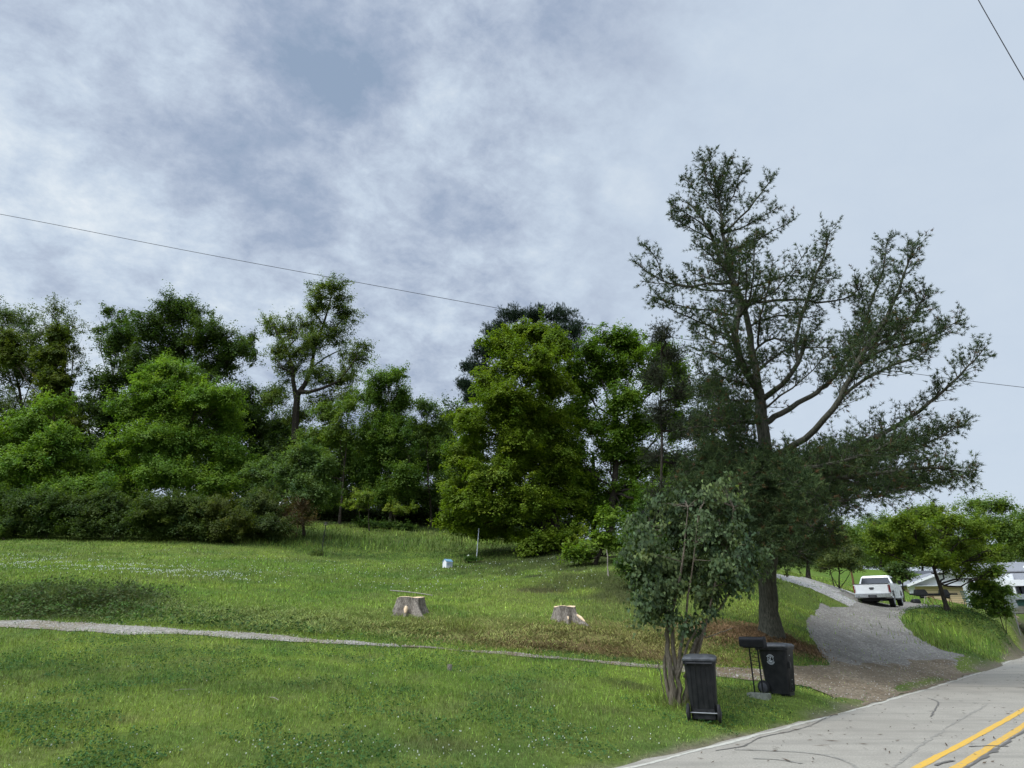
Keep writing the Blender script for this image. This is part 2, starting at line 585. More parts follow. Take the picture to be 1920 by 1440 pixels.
ZZ += ((fbm(XX / 2.3, YY / 2.3, 3) - 0.5) * 0.16 + (fbm(XX / 0.7, YY / 0.7, 9, 2) - 0.5) * 0.05) * near
LL, SS = road_ls(XX, YY)
rb = sstep(SS, -0.3, 0.55) + sstep(-SS, ROADW + 0.1, ROADW + 1.3)
ZZ = ZZ * rb + (-0.022) * (1 - rb)
def gz(x, y):
    x = np.asarray(x, float); y = np.asarray(y, float)
    i = np.clip(np.searchsorted(GX, x) - 1, 0, len(GX) - 2)
    j = np.clip(np.searchsorted(GY, y) - 1, 0, len(GY) - 2)
    u = (x - GX[i]) / (GX[i + 1] - GX[i])
    v = (y - GY[j]) / (GY[j + 1] - GY[j])
    return (ZZ[j, i] * (1 - u) + ZZ[j, i + 1] * u) * (1 - v) + (ZZ[j + 1, i] * (1 - u) + ZZ[j + 1, i + 1] * u) * v
def ground(px, py, y0=5.0, y1=200.0):
    """where the line of sight through a pixel first meets the ground"""
    Y = np.arange(y0, y1, 0.05)
    d = pixdir(px, py)
    t = Y / d[1]
    zr = CAMZ + d[2] * t
    hit = np.nonzero(zr < gz(d[0] * t, Y))[0]
    if len(hit) == 0:
        k = len(Y) - 1
        return np.array([d[0] * t[k], Y[k], float(gz(d[0] * t[k], Y[k]))])
    k = hit[0]
    return np.array([d[0] * t[k], Y[k], float(gz(d[0] * t[k], Y[k]))])
def gpt(px, Y):
    """ground point in the vertical plane of a pixel column near the horizon, at depth Y"""
    x = (px - 960.0) / FPX * Y / pixdir(px, 1100)[1]
    return np.array([x, Y, float(gz(x, Y))])
for c in CP[::6]:
    print('cp', c, np.round(ground(c[0], c[1]), 2))

def inpoly(x, y, poly):
    c = np.zeros(np.shape(x), bool)
    n = len(poly)
    j = n - 1
    for i in range(n):
        xi, yi = poly[i]
        xj, yj = poly[j]
        k = ((yi > y) != (yj > y)) & (x < (xj - xi) * (y - yi) / (yj - yi + 1e-12) + xi)
        c ^= k
        j = i
    return c

def densify(poly, step):
    out = []
    n = len(poly)
    for i in range(n):
        a = np.array(poly[i][:2], float); b = np.array(poly[(i + 1) % n][:2], float)
        k = max(1, int(np.linalg.norm(b - a) / step))
        for q in range(k):
            out.append(a + (b - a) * q / k)
    return np.array(out)

def roughen(poly, amp, step=0.3, f=1.2, seed=1):
    p = densify(poly, step)
    dx = (fbm(p[:, 0] * f, p[:, 1] * f, seed, 3) - 0.5) * 2 * amp * 1.6
    dy = (fbm(p[:, 0] * f + 50, p[:, 1] * f + 9, seed + 3, 3) - 0.5) * 2 * amp * 1.6
    return p + np.stack([dx, dy], 1)

def drape(poly, name, m, dz, res=0.3):
    """sheet of ground lying on the terrain inside a plan outline"""
    poly = np.asarray(poly)
    x0, y0 = poly.min(0); x1, y1 = poly.max(0)
    gx, gy = np.meshgrid(np.arange(x0, x1, res), np.arange(y0, y1, res))
    gx = gx.ravel(); gy = gy.ravel()
    k = inpoly(gx, gy, poly)
    # keep inner points off the outline
    ip = np.stack([gx[k], gy[k]], 1)
    if len(ip):
        keep = np.ones(len(ip), bool)
        for a in range(0, len(ip), 4000):
            d2 = ((ip[a:a + 4000, None] - poly[None]) ** 2).sum(-1).min(1)
            keep[a:a + 4000] = d2 > (res * 0.35) ** 2
        ip = ip[keep]
    co = [Vector(p) for p in poly] + [Vector(p) for p in ip]
    v, e, f, _, _, _ = delaunay_2d_cdt(co, [], [list(range(len(poly)))], 1, 1e-5)
    vv = np.array([[p.x, p.y] for p in v])
    z = gz(vv[:, 0], vv[:, 1]) + dz
    s_ = road_ls(vv[:, 0], vv[:, 1])[1]
    w_ = np.where(s_ > -1.0, sstep(s_, 0.0, 0.6), 1.0)
    z = z * w_ + 0.009 * (1 - w_)
    me = bpy.data.meshes.new(name)
    me.from_pydata([(a[0], a[1], b) for a, b in zip(vv, z)], [], [list(q) for q in f])
    me.update()
    return link_mesh(name, me, m, None, True)

# ------------------------------------------------------------------ plan outlines
def gpoly(pxs, y0=5.0):
    return np.array([ground(a, b, y0)[:2] for a, b in pxs])
UP = [(-260, 1156), (-120, 1159), (0, 1164), (150, 1169), (300, 1177), (450, 1187), (600, 1200), (750, 1210), (900, 1220), (1050, 1231), (1200, 1246), (1300, 1250), (1400, 1255), (1500, 1257)]
LO = [(1500, 1282), (1400, 1272), (1300, 1262), (1200, 1252), (1050, 1236), (900, 1224), (750, 1215), (600, 1207), (450, 1199), (300, 1191), (150, 1185), (0, 1178), (-120, 1173), (-260, 1169)]
PATH = roughen(gpoly(UP[:8] + LO[6:]), 0.12, 0.25, 1.5, 5)
TRACK = roughen(gpoly([(750, 1211), (900, 1222), (1050, 1233), (1200, 1247), (1300, 1251), (1400, 1255), (1500, 1257)] + [(1500, 1286), (1400, 1276), (1300, 1265), (1200, 1253), (1050, 1237), (900, 1225), (750, 1214)]), 0.10, 0.25, 1.5, 6)
DRV = [(1600, 1136), (1560, 1139), (1532, 1142), (1517, 1155), (1512, 1179), (1528, 1208), (1546, 1233), (1556, 1252), (1640, 1256), (1745, 1250), (1800, 1246), (1828, 1237),
       (1770, 1221), (1724, 1200), (1696, 1176), (1690, 1158), (1700, 1146), (1716, 1139), (1760, 1137), (1720, 1131), (1690, 1133), (1650, 1137)]
DRIVE = roughen(gpoly(DRV), 0.07, 0.3, 2.0, 8)
UPD = [(1300, 1055), (1400, 1064), (1460, 1077), (1500, 1083), (1560, 1098), (1600, 1112), (1640, 1127), (1655, 1137), (1600, 1141), (1580, 1132), (1555, 1118), (1520, 1103), (1480, 1092), (1440, 1083), (1380, 1072), (1300, 1062)]
UPDRIVE = roughen(gpoly(UPD, 30), 0.2, 0.4, 1.0, 4)
_e = [road_xy(l, 0.0 + 0.10 * math.sin(l * 3.3) * math.sin(l * 1.7)) for l in np.arange(6.2, 21.6, 0.3)]
APX = [(1866, 1245), (1800, 1243), (1740, 1243), (1650, 1247), (1556, 1246), (1480, 1252), (1470, 1284), (1520, 1292), (1552, 1308), (1535, 1328), (1500, 1342)]
APRON = np.concatenate([gpoly(APX), np.array([(float(a), float(b)) for a, b in _e])])
_ap = roughen(APRON[:len(APX)], 0.12, 0.25, 1.5, 2)
# keep only the outline away from the road rough
_r = densify(gpoly(APX), 0.25)[:-1]
_k = int(np.argmin(((_r - gpoly(APX)[-1]) ** 2).sum(1))); _r = _r[:_k + 1]
_r[2:-2] += np.stack([fbm(_r[2:-2, 0] * 1.3, _r[2:-2, 1] * 1.3, 5, 3) - .5, fbm(_r[2:-2, 0] * 1.3 + 9, _r[2:-2, 1] * 1.3, 6, 3) - .5], 1) * 0.9
APRON = np.concatenate([_r, np.array([(float(a), float(b)) for a, b in _e])])
LOT = roughen(gpoly([(1935, 1140), (1895, 1135), (1882, 1150), (1888, 1165), (1905, 1176), (1925, 1180), (1990, 1180), (1990, 1140)], 36), 0.2, 0.5)

def seg_d(x, y, line):
    d = np.full(np.shape(x), 1e9)
    for a, b in zip(line[:-1], line[1:]):
        ab = b - a
        t = np.clip(((x - a[0]) * ab[0] + (y - a[1]) * ab[1]) / (ab @ ab + 1e-9), 0, 1)
        d = np.minimum(d, np.hypot(x - a[0] - ab[0] * t, y - a[1] - ab[1] * t))
    return d

# soil and grass colour patches, some with tree shade put in: (pixel x, pixel y, rx m, ry m, colour, strength)
PATCH = []
def patch(px, py, rx, ry, c, k, y0=5):
    g = ground(px, py, y0)
    PATCH.append((g[0], g[1], rx, ry, np.array(c), k))
BRN = (0.15, 0.115, 0.06); STRAW = (0.23, 0.22, 0.075); DRK = (0.042, 0.085, 0.02); YEL = (0.19, 0.30, 0.035); LIME = (0.125, 0.235, 0.032)
for a in ((1443, 1190, 2.4, 1.8, (0.15, 0.088, 0.052), 1.0), (1400, 1190, 2.0, 1.3, (0.15, 0.088, 0.052), 0.9), (1480, 1205, 1.7, 1.0, (0.145, 0.09, 0.055), 0.75), (1520, 1225, 1.0, 1.0, (0.13, 0.08, 0.05), 0.6),
          (1350, 1195, 2.0, 1.3, BRN, 0.45), (1060, 1215, 2.6, 0.7, BRN, 0.85), (1190, 1228, 2.2, 0.9, BRN, 0.9), (950, 1200, 1.8, 0.7, BRN, 0.6), (1130, 1200, 1.8, 0.9, (0.11, 0.075, 0.035), 0.6),
          (790, 1175, 0.9, 0.5, (0.13, 0.08, 0.045), 0.75), (850, 1190, 1.6, 0.7, BRN, 0.5), (700, 1160, 2.4, 1.2, STRAW, 0.35), (880, 1170, 2.4, 1.5, STRAW, 0.45), (1000, 1110, 3.0, 4.0, (0.15, 0.18, 0.05), 0.5),
          (1015, 1110, 1.3, 1.0, (0.12, 0.09, 0.05), 0.7), (1160, 1120, 2.0, 1.5, (0.12, 0.10, 0.05), 0.5), (1180, 1180, 2.0, 1.5, STRAW, 0.5), (1250, 1205, 1.4, 1.0, STRAW, 0.5), (1150, 1150, 2.0, 2.5, (0.15, 0.16, 0.05), 0.5),
          (450, 1170, 1.6, 0.7, (0.14, 0.16, 0.07), 0.4), (520, 1160, 2.5, 1.2, STRAW, 0.3), (30, 1118, 2.8, 2.0, (0.07, 0.095, 0.03), 0.8), (175, 1130, 1.5, 1.5, (0.075, 0.095, 0.035), 0.8), (250, 1122, 1.0, 0.5, (0.12, 0.11, 0.07), 0.5),
          (230, 1350, 0.45, 0.3, (0.2, 0.19, 0.08), 0.7), (830, 1395, 0.5, 0.5, (0.10, 0.085, 0.05), 0.6), (620, 1225, 0.9, 0.5, YEL, 0.6), (520, 1222, 1.2, 0.6, LIME, 0.5), (80, 1260, 2.2, 1.2, DRK, 0.5), (460, 1290, 1.6, 1.0, DRK, 0.55), (280, 1220, 1.2, 0.5, DRK, 0.4),
          (760, 1290, 1.0, 0.6, DRK, 0.5), (1180, 1285, 0.7, 0.4, (0.06, 0.055, 0.03), 0.6), (1170, 1240, 0.8, 0.4, BRN, 0.5), (1160, 1335, 0.5, 0.3, (0.06, 0.06, 0.03), 0.4), (1265, 1325, 0.6, 0.4, (0.07, 0.05, 0.03), 0.7),
          (600, 1020, 6.0, 5.0, DRK, 0.4), (700, 1045, 9.0, 1.4, DRK, 0.35), (900, 1030, 7.0, 5.0, (0.03, 0.05, 0.015), 0.6), (1060, 1052, 7.5, 5.5, (0.035, 0.04, 0.02), 0.85), (1130, 1085, 5, 4, (0.045, 0.042, 0.022), 0.8), (1000, 1040, 7, 5, (0.04, 0.05, 0.02), 0.6),  # dark soil tones here carry the shade under the maples
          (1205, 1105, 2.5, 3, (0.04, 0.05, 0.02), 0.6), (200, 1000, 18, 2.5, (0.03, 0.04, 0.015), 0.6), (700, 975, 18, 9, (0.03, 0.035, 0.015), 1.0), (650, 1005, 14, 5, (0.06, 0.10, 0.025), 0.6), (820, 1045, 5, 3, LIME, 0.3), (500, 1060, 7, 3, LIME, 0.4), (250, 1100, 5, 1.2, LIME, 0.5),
          (1500, 1110, 3, 4, (0.09, 0.16, 0.03), 0.3), (1640, 1085, 10, 22, (0.15, 0.27, 0.04), 0.8), (1770, 1200, 4, 3, (0.05, 0.12, 0.02), 0.4), (1440, 1210, 1.5, 1, (0.13, 0.14, 0.05), 0.4), (1300, 1180, 3, 2, (0.06, 0.11, 0.025), 0.4)):
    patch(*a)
PATHLINE = gpoly([(0, 1164), (300, 1176), (600, 1197), (900, 1218), (1200, 1246), (1500, 1262)])

def gcol(x, y):
    n1 = fbm(x / 3.1, y / 3.1, 21, 4)
    n2 = fbm(x / 0.9, y / 0.9, 31, 3)
    n3 = fbm(x / 7.0, y / 7.0, 41, 3)
    c = np.array([0.172, 0.238, 0.045])[None] + (n1 - 0.5)[:, None] * np.array([0.15, 0.17, 0.02]) + (n3 - 0.5)[:, None] * np.array([0.06, 0.03, 0.015])
    k = sstep(n2, 0.56, 0.72)[:, None] * 0.45
    c = c * (1 - k) + np.array([0.065, 0.135, 0.03]) * k
    k = sstep(1 - n2, 0.60, 0.75)[:, None] * 0.35
    c = c * (1 - k) + np.array([0.15, 0.165, 0.06]) * k
    # mown stripes far up the hill
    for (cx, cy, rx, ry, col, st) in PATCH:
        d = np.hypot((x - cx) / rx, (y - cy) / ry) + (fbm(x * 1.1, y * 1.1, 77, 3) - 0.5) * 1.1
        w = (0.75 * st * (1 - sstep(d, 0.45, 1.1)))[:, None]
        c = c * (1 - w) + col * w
    l, s = road_ls(x, y)
    # littered, worn verge beside the pavement
    w = ((1 - sstep(s + (fbm(x * 2, y * 2, 5, 3) - 0.5) * 0.6, -0.05, 0.28)) * 0.9)[:, None]
    c = c * (1 - w) + np.array([0.27, 0.22, 0.165]) * w
    return np.clip(c, 0.01, 1)

# ------------------------------------------------------------------ ground sheet
def grid_mesh(name, X, Y, Z):
    ny, nx = X.shape
    me = bpy.data.meshes.new(name)
    me.vertices.add(nx * ny)
    me.vertices.foreach_set('co', np.stack([X, Y, Z], -1).reshape(-1).astype(np.float32))
    a = (np.arange(ny - 1)[:, None] * nx + np.arange(nx - 1)[None]).reshape(-1)
    F = np.stack([a, a + 1, a + nx + 1, a + nx], 1).astype(np.int32)
    me.loops.add(F.size)
    me.loops.foreach_set('vertex_index', F.reshape(-1))
    me.polygons.add(len(F))
    me.polygons.foreach_set('loop_start', np.arange(0, F.size, 4, dtype=np.int32))
    me.update(calc_edges=True)
    return me
me = grid_mesh('ground', XX, YY, ZZ)
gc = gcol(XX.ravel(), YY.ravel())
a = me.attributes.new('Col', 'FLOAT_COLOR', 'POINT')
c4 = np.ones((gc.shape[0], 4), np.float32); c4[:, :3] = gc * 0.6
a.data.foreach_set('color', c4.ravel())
m, t, b = mat('grass_and_soil', (0.08, 0.14, 0.03), 0.95, 0.08)
at_ = t.n.new('ShaderNodeAttribute'); at_.attribute_name = 'Col'
tcn = t.n.new('ShaderNodeTexCoord')
nz = t.noise(tcn.outputs['Object'], 9.0, 6, 0.7)
nz2 = t.noise(tcn.outputs['Object'], 1.4, 4, 0.6)
sc_ = t.ramp(nz, [(0.25, 0.55), (0.5, 0.95), (0.75, 1.5)])
cc = t.mix(1.0, at_.outputs['Color'], sc_, 'MULTIPLY')
cc = t.mix(t.math('MULTIPLY', t.ramp(nz2, [(0.5, 0.0), (0.75, 1.0)]), 0.3), cc, (0.13, 0.14, 0.05))
t.link(cc, b.inputs['Base Color'])
bn = t.n.new('ShaderNodeBump'); bn.inputs['Strength'].default_value = 0.7; bn.inputs['Distance'].default_value = 0.06
t.link(nz, bn.inputs['Height']); t.link(bn.outputs[0], b.inputs['Normal'])
g_o = link_mesh('ground', me, m, None, True)
tag(g_o, 'grassy hillside rising from the road to the woods', 'ground', kind='structure')

# ------------------------------------------------------------------ gravel surfaces
def gravel(name, c1, c2, c3, blotch=0.5, grassy=0.0):
    m, t, b = mat(name, c1, 0.95, 0.1)
    tcn = t.n.new('ShaderNodeTexCoord')
    v = tcn.outputs['Object']
    vo = t.n.new('ShaderNodeTexVoronoi'); vo.inputs['Scale'].default_value = 16.0
    t.link(v, vo.inputs['Vector'])
    sepc = t.n.new('ShaderNodeSeparateColor'); t.link(vo.outputs['Color'], sepc.inputs[0])
    stone = t.mix(sepc.outputs[0], c1, c2)
    stone = t.mix(t.ramp(vo.outputs['Distance'], [(0.30, 0.0), (0.7, 0.75)]), stone, tuple(x * 0.35 for x in c1))
    big = t.noise(v, 0.9, 5, 0.65)
    c = t.mix(t.math('MULTIPLY', t.ramp(big, [(0.42, 0.0), (0.62, 1.0)]), blotch), stone, c3)
    fine = t.noise(v, 5.0, 5, 0.7)
    c = t.mix(t.math('MULTIPLY', t.ramp(fine, [(0.5, 0.0), (0.75, 1.0)]), 0.5), c, tuple(x * 0.5 for x in c3))
    t.link(c, b.inputs['Base Color'])
    bn = t.n.new('ShaderNodeBump'); bn.inputs['Strength'].default_value = 0.8; bn.inputs['Distance'].default_value = 0.03
    t.link(vo.outputs['Distance'], bn.inputs['Height']); t.link(bn.outputs[0], b.inputs['Normal'])
    return m
tag(drape(PATH, 'path', gravel('pale_gravel', (0.46, 0.43, 0.37), (0.26, 0.24, 0.20), (0.19, 0.155, 0.10), 0.75), 0.016, 0.33),
    'narrow pale gravel track crossing the lawn below the bank', 'path', kind='structure')
tag(drape(TRACK, 'track', gravel('earthy_gravel', (0.33, 0.29, 0.23), (0.20, 0.165, 0.125), (0.145, 0.105, 0.065), 0.9), 0.018, 0.33),
    'brownish worn end of the gravel track behind the lilac and bins', 'path', kind='structure')
tag(drape(DRIVE, 'driveway', gravel('grey_gravel', (0.37, 0.345, 0.30), (0.21, 0.195, 0.17), (0.16, 0.145, 0.125), 0.7), 0.020, 0.4),
    'wide grey gravel driveway curving uphill to the truck', 'driveway', kind='structure')
tag(drape(UPDRIVE, 'upper_driveway', gravel('white_gravel', (0.52, 0.50, 0.46), (0.30, 0.29, 0.27), (0.28, 0.26, 0.23), 0.5), 0.014, 0.5),
    'whitish gravel lane climbing left behind the large pine', 'driveway', kind='structure')
tag(drape(APRON, 'driveway_apron', gravel('brown_gravel', (0.31, 0.255, 0.18), (0.18, 0.142, 0.10), (0.135, 0.102, 0.066), 0.75), 0.026, 0.3),
    'brown littered gravel apron joining driveway and road', 'driveway', kind='structure')
TP = gpt(1633, 40.0)
ta = R(37.0)
tf, tr_ = np.array([math.sin(ta), math.cos(ta)]), np.array([math.cos(ta), -math.sin(ta)])
PARK = roughen(np.array([TP[:2] + tf * a + tr_ * b for a, b in ((-2.5, -2.2), (8.5, -2.0), (9.5, 0), (8, 2.4), (3, 3.0), (-1, 3.4), (-3.2, 1.0))]), 0.2, 0.4)
tag(drape(PARK, 'parking_pad', gravel('pad_gravel', (0.34, 0.32, 0.29), (0.20, 0.19, 0.17), (0.20, 0.18, 0.14), 0.6), 0.030, 0.5),
    'gravel pad at the top of the driveway under the truck', 'driveway', kind='structure')
tag(drape(LOT, 'gravel_lot', gravel('tan_gravel', (0.48, 0.38, 0.26), (0.36, 0.28, 0.19), (0.30, 0.22, 0.15), 0.5), 0.014, 0.6),
    'tan gravel patch at the right edge behind the signpost', 'ground', kind='structure')

# ------------------------------------------------------------------ road with its markings
def strip(l0, l1, s0f, s1f, step, name, m, z, parent=None, nx=1):
    ls = np.arange(l0, l1 + 1e-6, step)
    rows = []
    for k in range(nx + 1):
        f = k / nx
        s = s0f(ls) * (1 - f) + s1f(ls) * f
        x, y = road_xy(ls, s)
        rows.append(np.stack([x, y, np.full_like(ls, z)], -1))
    A = np.array(rows)
    me = grid_mesh(name, A[:, :, 0], A[:, :, 1], A[:, :, 2])
    me.flip_normals() if True else None
    return link_mesh(name, me, m, parent, False)
m, t, b = mat('worn_pale_asphalt', (0.3, 0.3, 0.28), 0.9, 0.15)
tcn = t.n.new('ShaderNodeTexCoord'); v = tcn.outputs['Object']
n1 = t.noise(v, 38, 4, 0.75); n2 = t.noise(v, 1.1, 6, 0.65, 0.6); n3 = t.noise(v, 9, 5, 0.7)
mpn = t.n.new('ShaderNodeMapping'); mpn.inputs['Rotation'].default_value = (0, 0, -math.atan2(D0[1], D0[0])); mpn.inputs['Scale'].default_value = (0.12, 1.5, 1)
t.link(v, mpn.inputs[0])
n4 = t.noise(mpn.outputs[0], 1.6, 5, 0.6)
c = t.mix(t.ramp(n1, [(0.3, 0.0), (0.7, 1.0)]), (0.22, 0.20, 0.165), (0.39, 0.36, 0.30))
c = t.mix(t.math('MULTIPLY', t.ramp(n2, [(0.45, 0.0), (0.7, 1.0)]), 0.6), c, (0.23, 0.21, 0.175))
c = t.mix(t.math('MULTIPLY', t.ramp(n4, [(0.5, 0.0), (0.66, 1.0)]), 0.5), c, (0.20, 0.185, 0.155))
c = t.mix(t.math('MULTIPLY', t.ramp(n3, [(0.6, 0.0), (0.72, 1.0)]), 0.5), c, (0.15, 0.135, 0.115))
t.link(c, b.inputs['Base Color'])
bn = t.n.new('ShaderNodeBump'); bn.inputs['Strength'].default_value = 0.5; bn.inputs['Distance'].default_value = 0.008
t.link(n1, bn.inputs['Height']); t.link(bn.outputs[0], b.inputs['Normal'])
road = strip(-80, 130, lambda l: 0.03 + (fbm(l * 1.4, l * 0 + 3, 5) - 0.5) * 0.14, lambda l: -ROADW + l * 0, 0.12, 'road', m, 0.0, None, 1)
tag(road, 'pale worn asphalt road with double yellow centre line', 'road', kind='structure')
def paint(name, c, wear):
    m, t, b = mat(name, c, 0.75, 0.2)
    tcn = t.n.new('ShaderNodeTexCoord'); v = tcn.outputs['Object']
    n = t.noise(v, 14, 6, 0.75)
    t.link(t.mix(t.math('MULTIPLY', t.ramp(n, [(0.5, 0.0), (0.66, 1.0)]), wear), c, (0.27, 0.25, 0.21)), b.inputs['Base Color'])
    return m
yp = paint('yellow_road_paint', (0.60, 0.36, 0.055), 0.6)
yp2 = paint('cracked_yellow_road_paint', (0.57, 0.34, 0.055), 0.9)
wp = paint('worn_white_road_paint', (0.46, 0.44, 0.37), 1.0)
tar = mat('tar_seam', (0.125, 0.115, 0.10), 0.6, 0.3)[0]
jl = lambda k, sd_, f=3.0: (lambda l: k + (fbm(l * f, l * 0 + sd_, sd_) - 0.5) * 0.03)
strip(-40, 110, jl(-2.51, 3), jl(-2.62, 4), 0.1, 'centre_line', yp, 0.004, road)
strip(-40, 110, jl(-2.85, 5), jl(-2.96, 6), 0.1, 'centre_line', yp2, 0.004, road)
strip(-40, 110, lambda l: -0.07 + (fbm(l * 2.0, l * 0 + 8, 8) - 0.5) * 0.10, lambda l: -0.14 + (fbm(l * 3.5, l * 0, 9) - 0.5) * 0.10, 0.06, 'edge_line', wp, 0.004, road)
strip(-40, 110, lambda l: -2.985 + (fbm(l * 3, l * 0, 12) - 0.5) * 0.05, lambda l: -3.03 + (fbm(l * 3.5, l * 0, 14, 3) - 0.5) * 0.10, 0.05, 'tar_seam', tar, 0.008, road)
def ribbon(pxs, w, name, m, z, wob=0.01):
    p = np.array([at0(*q) for q in pxs])
    # resample smoothly
    d = np.concatenate([[0], np.cumsum(np.linalg.norm(np.diff(p, axis=0), axis=1))])
    n = max(6, int(d[-1] / 0.06))
    q = np.linspace(0, d[-1], n)
    x = np.interp(q, d, p[:, 0]); y = np.interp(q, d, p[:, 1])
    for _ in range(6):
        x[1:-1] = (x[:-2] + x[1:-1] * 2 + x[2:]) / 4; y[1:-1] = (y[:-2] + y[1:-1] * 2 + y[2:]) / 4
    x += (fbm(q * 6, q * 0, 5, 3) - 0.5) * wob * 4; y += (fbm(q * 6, q * 0 + 9, 8, 3) - 0.5) * wob * 4
    tx, ty = np.gradient(x), np.gradient(y)
    L_ = np.hypot(tx, ty) + 1e-9
    ww = w * (0.1 + 1.3 * fbm(q * 5, q * 0 + 2, 4, 2)) / 2
    A = np.stack([np.stack([x - ty / L_ * ww, y + tx / L_ * ww], -1), np.stack([x + ty / L_ * ww, y - tx / L_ * ww], -1)])
    me = grid_mesh(name, A[..., 0], A[..., 1], np.full(A.shape[:2], z))
    return link_mesh(name, me, m, road, False)
stain = noisy('faded_tyre_mark', (0.17, 0.16, 0.14), (0.33, 0.305, 0.255), 14, 0.9, 0.1)
zz = lambda pts_: [(1120 + a / 2.4, 1240 + b_ / 2.4) for a, b_ in pts_]
ribbon(zz([(1200, 190), (1085, 232), (1000, 268), (960, 292), (860, 318), (740, 340), (695, 362), (660, 384), (600, 392), (530, 402)]), 0.035, 'tar_seam', tar, 0.005)
ribbon(zz([(620, 398), (700, 400), (850, 405), (960, 412), (1050, 428), (1110, 445), (1160, 470), (1180, 500)]), 0.07, 'tyre_mark', stain, 0.005)
ribbon(zz([(700, 438), (780, 440), (850, 446), (920, 460)]), 0.07, 'tyre_mark', stain, 0.006)
ribbon(zz([(1485, 165), (1530, 180), (1535, 190), (1525, 210), (1500, 250)]), 0.035, 'tar_seam', tar, 0.006)
ribbon(zz([(1530, 184), (1570, 188), (1610, 190)]), 0.03, 'tar_seam', tar, 0.007)
ribbon(zz([(1670, 385), (1740, 382), (1800, 380), (1850, 384)]), 0.05, 'tar_seam', tar, 0.009)
ribbon(zz([(1520, 470), (1560, 455), (1600, 448)]), 0.06, 'tar_seam', tar, 0.010)
ribbon(zz([(1330, 478), (1400, 420), (1500, 350), (1620, 270), (1760, 190)]), 0.05, 'tyre_mark', stain, 0.004, 0.02)

# litter on the pavement: shreds of bark and leaf
def scatter_litter(n, name, label):
    l = rng.uniform(-3, 40, n) ** 1.0
    l = rng.uniform(0, 1, n) ** 1.6 * 40 - 2
    s = -0.2 - rng.uniform(0, 1, n) ** 1.0 * 5.5
    x, y = road_xy(l, s)
    L_ = rng.uniform(0.012, 0.06, n) * (1 + (rng.random(n) < 0.1) * 1.5)
    W = rng.uniform(0.004, 0.014, n)
    an = rng.uniform(0, 2 * np.pi, n)
    dx, dy = np.cos(an), np.sin(an)
    z = np.full(n, 0.012)
    V = np.stack([np.stack([x - dx * L_, y - dy * L_, z], -1), np.stack([x + dy * W, y - dx * W, z], -1),
                  np.stack([x + dx * L_, y + dy * L_, z + 0.01], -1), np.stack([x - dy * W, y + dx * W, z + 0.006], -1)], 1)
    o = link_mesh(name, np_mesh(name, V), M['debris'])
    tag(o, label, 'litter', kind='stuff')
scatter_litter(900, 'road_litter', 'shreds of twig and leaf scattered on the road')

# ------------------------------------------------------------------ grass
def blades(x, y, h, w, col, lean=0.35):
    n = len(x)
    z = gz(x, y)
    an = rng.uniform(0, 2 * np.pi, n)
    hw = w * rng.uniform(0.6, 1.3, n) / 2
    hh = h * rng.uniform(0.5, 1.35, n)
    la = rng.uniform(0, 2 * np.pi, n)
    lm = hh * lean * np.abs(rng.normal(0, 1, n))
    p0 = np.stack([x - np.cos(an) * hw, y - np.sin(an) * hw, z - 0.01], -1)
    p1 = np.stack([x + np.cos(an) * hw, y + np.sin(an) * hw, z - 0.01], -1)
    p2 = np.stack([x + np.cos(la) * lm, y + np.sin(la) * lm, z + hh / np.sqrt(1 + (lm / hh) ** 2)], -1)
    return np.stack([p0, p1, p2], 1), col
def allowed(x, y):
    l, s = road_ls(x, y)
    n = (fbm(x * 2.5, y * 2.5, 61, 3) - 0.5) * 0.5
    ok = (s + n > 0.20) | ((s > 0.04) & (rng.random(len(x)) < 0.25))
    ok |= s < -ROADW - 0.4
    for P_ in (PATH, TRACK, DRIVE, APRON, UPDRIVE, LOT, PARK):
        i = inpoly(x + (rng.random(len(x)) - .5) * 0.42, y + (rng.random(len(x)) - .5) * 0.42, P_)
        ok &= ~(i & (rng.random(len(x)) > (0.16 if P_ is TRACK else 0.04)))
    return ok
GV, GCc = [], []
pine_g = ground(1443, 1190)
def tallmask(x, y):
    """how tall the grass stands, as a factor"""
    h = 0.62 + 0.7 * (fbm(x / 1.3, y / 1.3, 88, 3) - 0.25)
    for (px, py, rx, ry, k) in ((30, 1125, 3.2, 2.0, 2.0), (180, 1130, 2.0, 1.5, 2.0), (1800, 1195, 4, 2.5, 1.8), (1740, 1200, 4, 2.5, 1.2), (600, 1012, 10, 2.5, 1.3), (500, 1015, 6, 2, 2), (740, 1005, 9, 8, 0.8), (900, 1020, 8, 3.5, 1.2),
                                (594, 1041, 1.2, 0.7, 3.5), (880, 1054, 1.3, 0.8, 2.5), (700, 1030, 8, 1.0, 2.0), (840, 1180, 2.2, 1.0, 0.8), (780, 1170, 2.0, 0.9, 1.0), (1263, 1322, 0.7, 0.5, 1.2), (870, 1245, 0.6, 0.4, 0.8)):
        g = TM.get((px, py))
        if g is None:
            g = TM[(px, py)] = ground(px, py)
        d = np.hypot((x - g[0]) / rx, (y - g[1]) / ry)
        h = h + k * (1 - sstep(d, 0.5, 1.1))
    l, s = road_ls(x, y)
    h = h * (0.55 + 0.45 * sstep(s, 0.4, 1.6))
    d = np.hypot((x - pine_g[0]) / 2.2, (y - pine_g[1]) / 1.6)
    h = h * (0.25 + 0.75 * sstep(d, 0.5, 1.1))
    return h
TM = {}
bands = ((6.2, 10, 1500, 0.075, 0.010), (10, 15, 800, 0.085, 0.014), (15, 22, 360, 0.10, 0.020), (22, 32, 150, 0.12, 0.032), (32, 48, 55, 0.14, 0.05), (48, 72, 14, 0.18, 0.09))
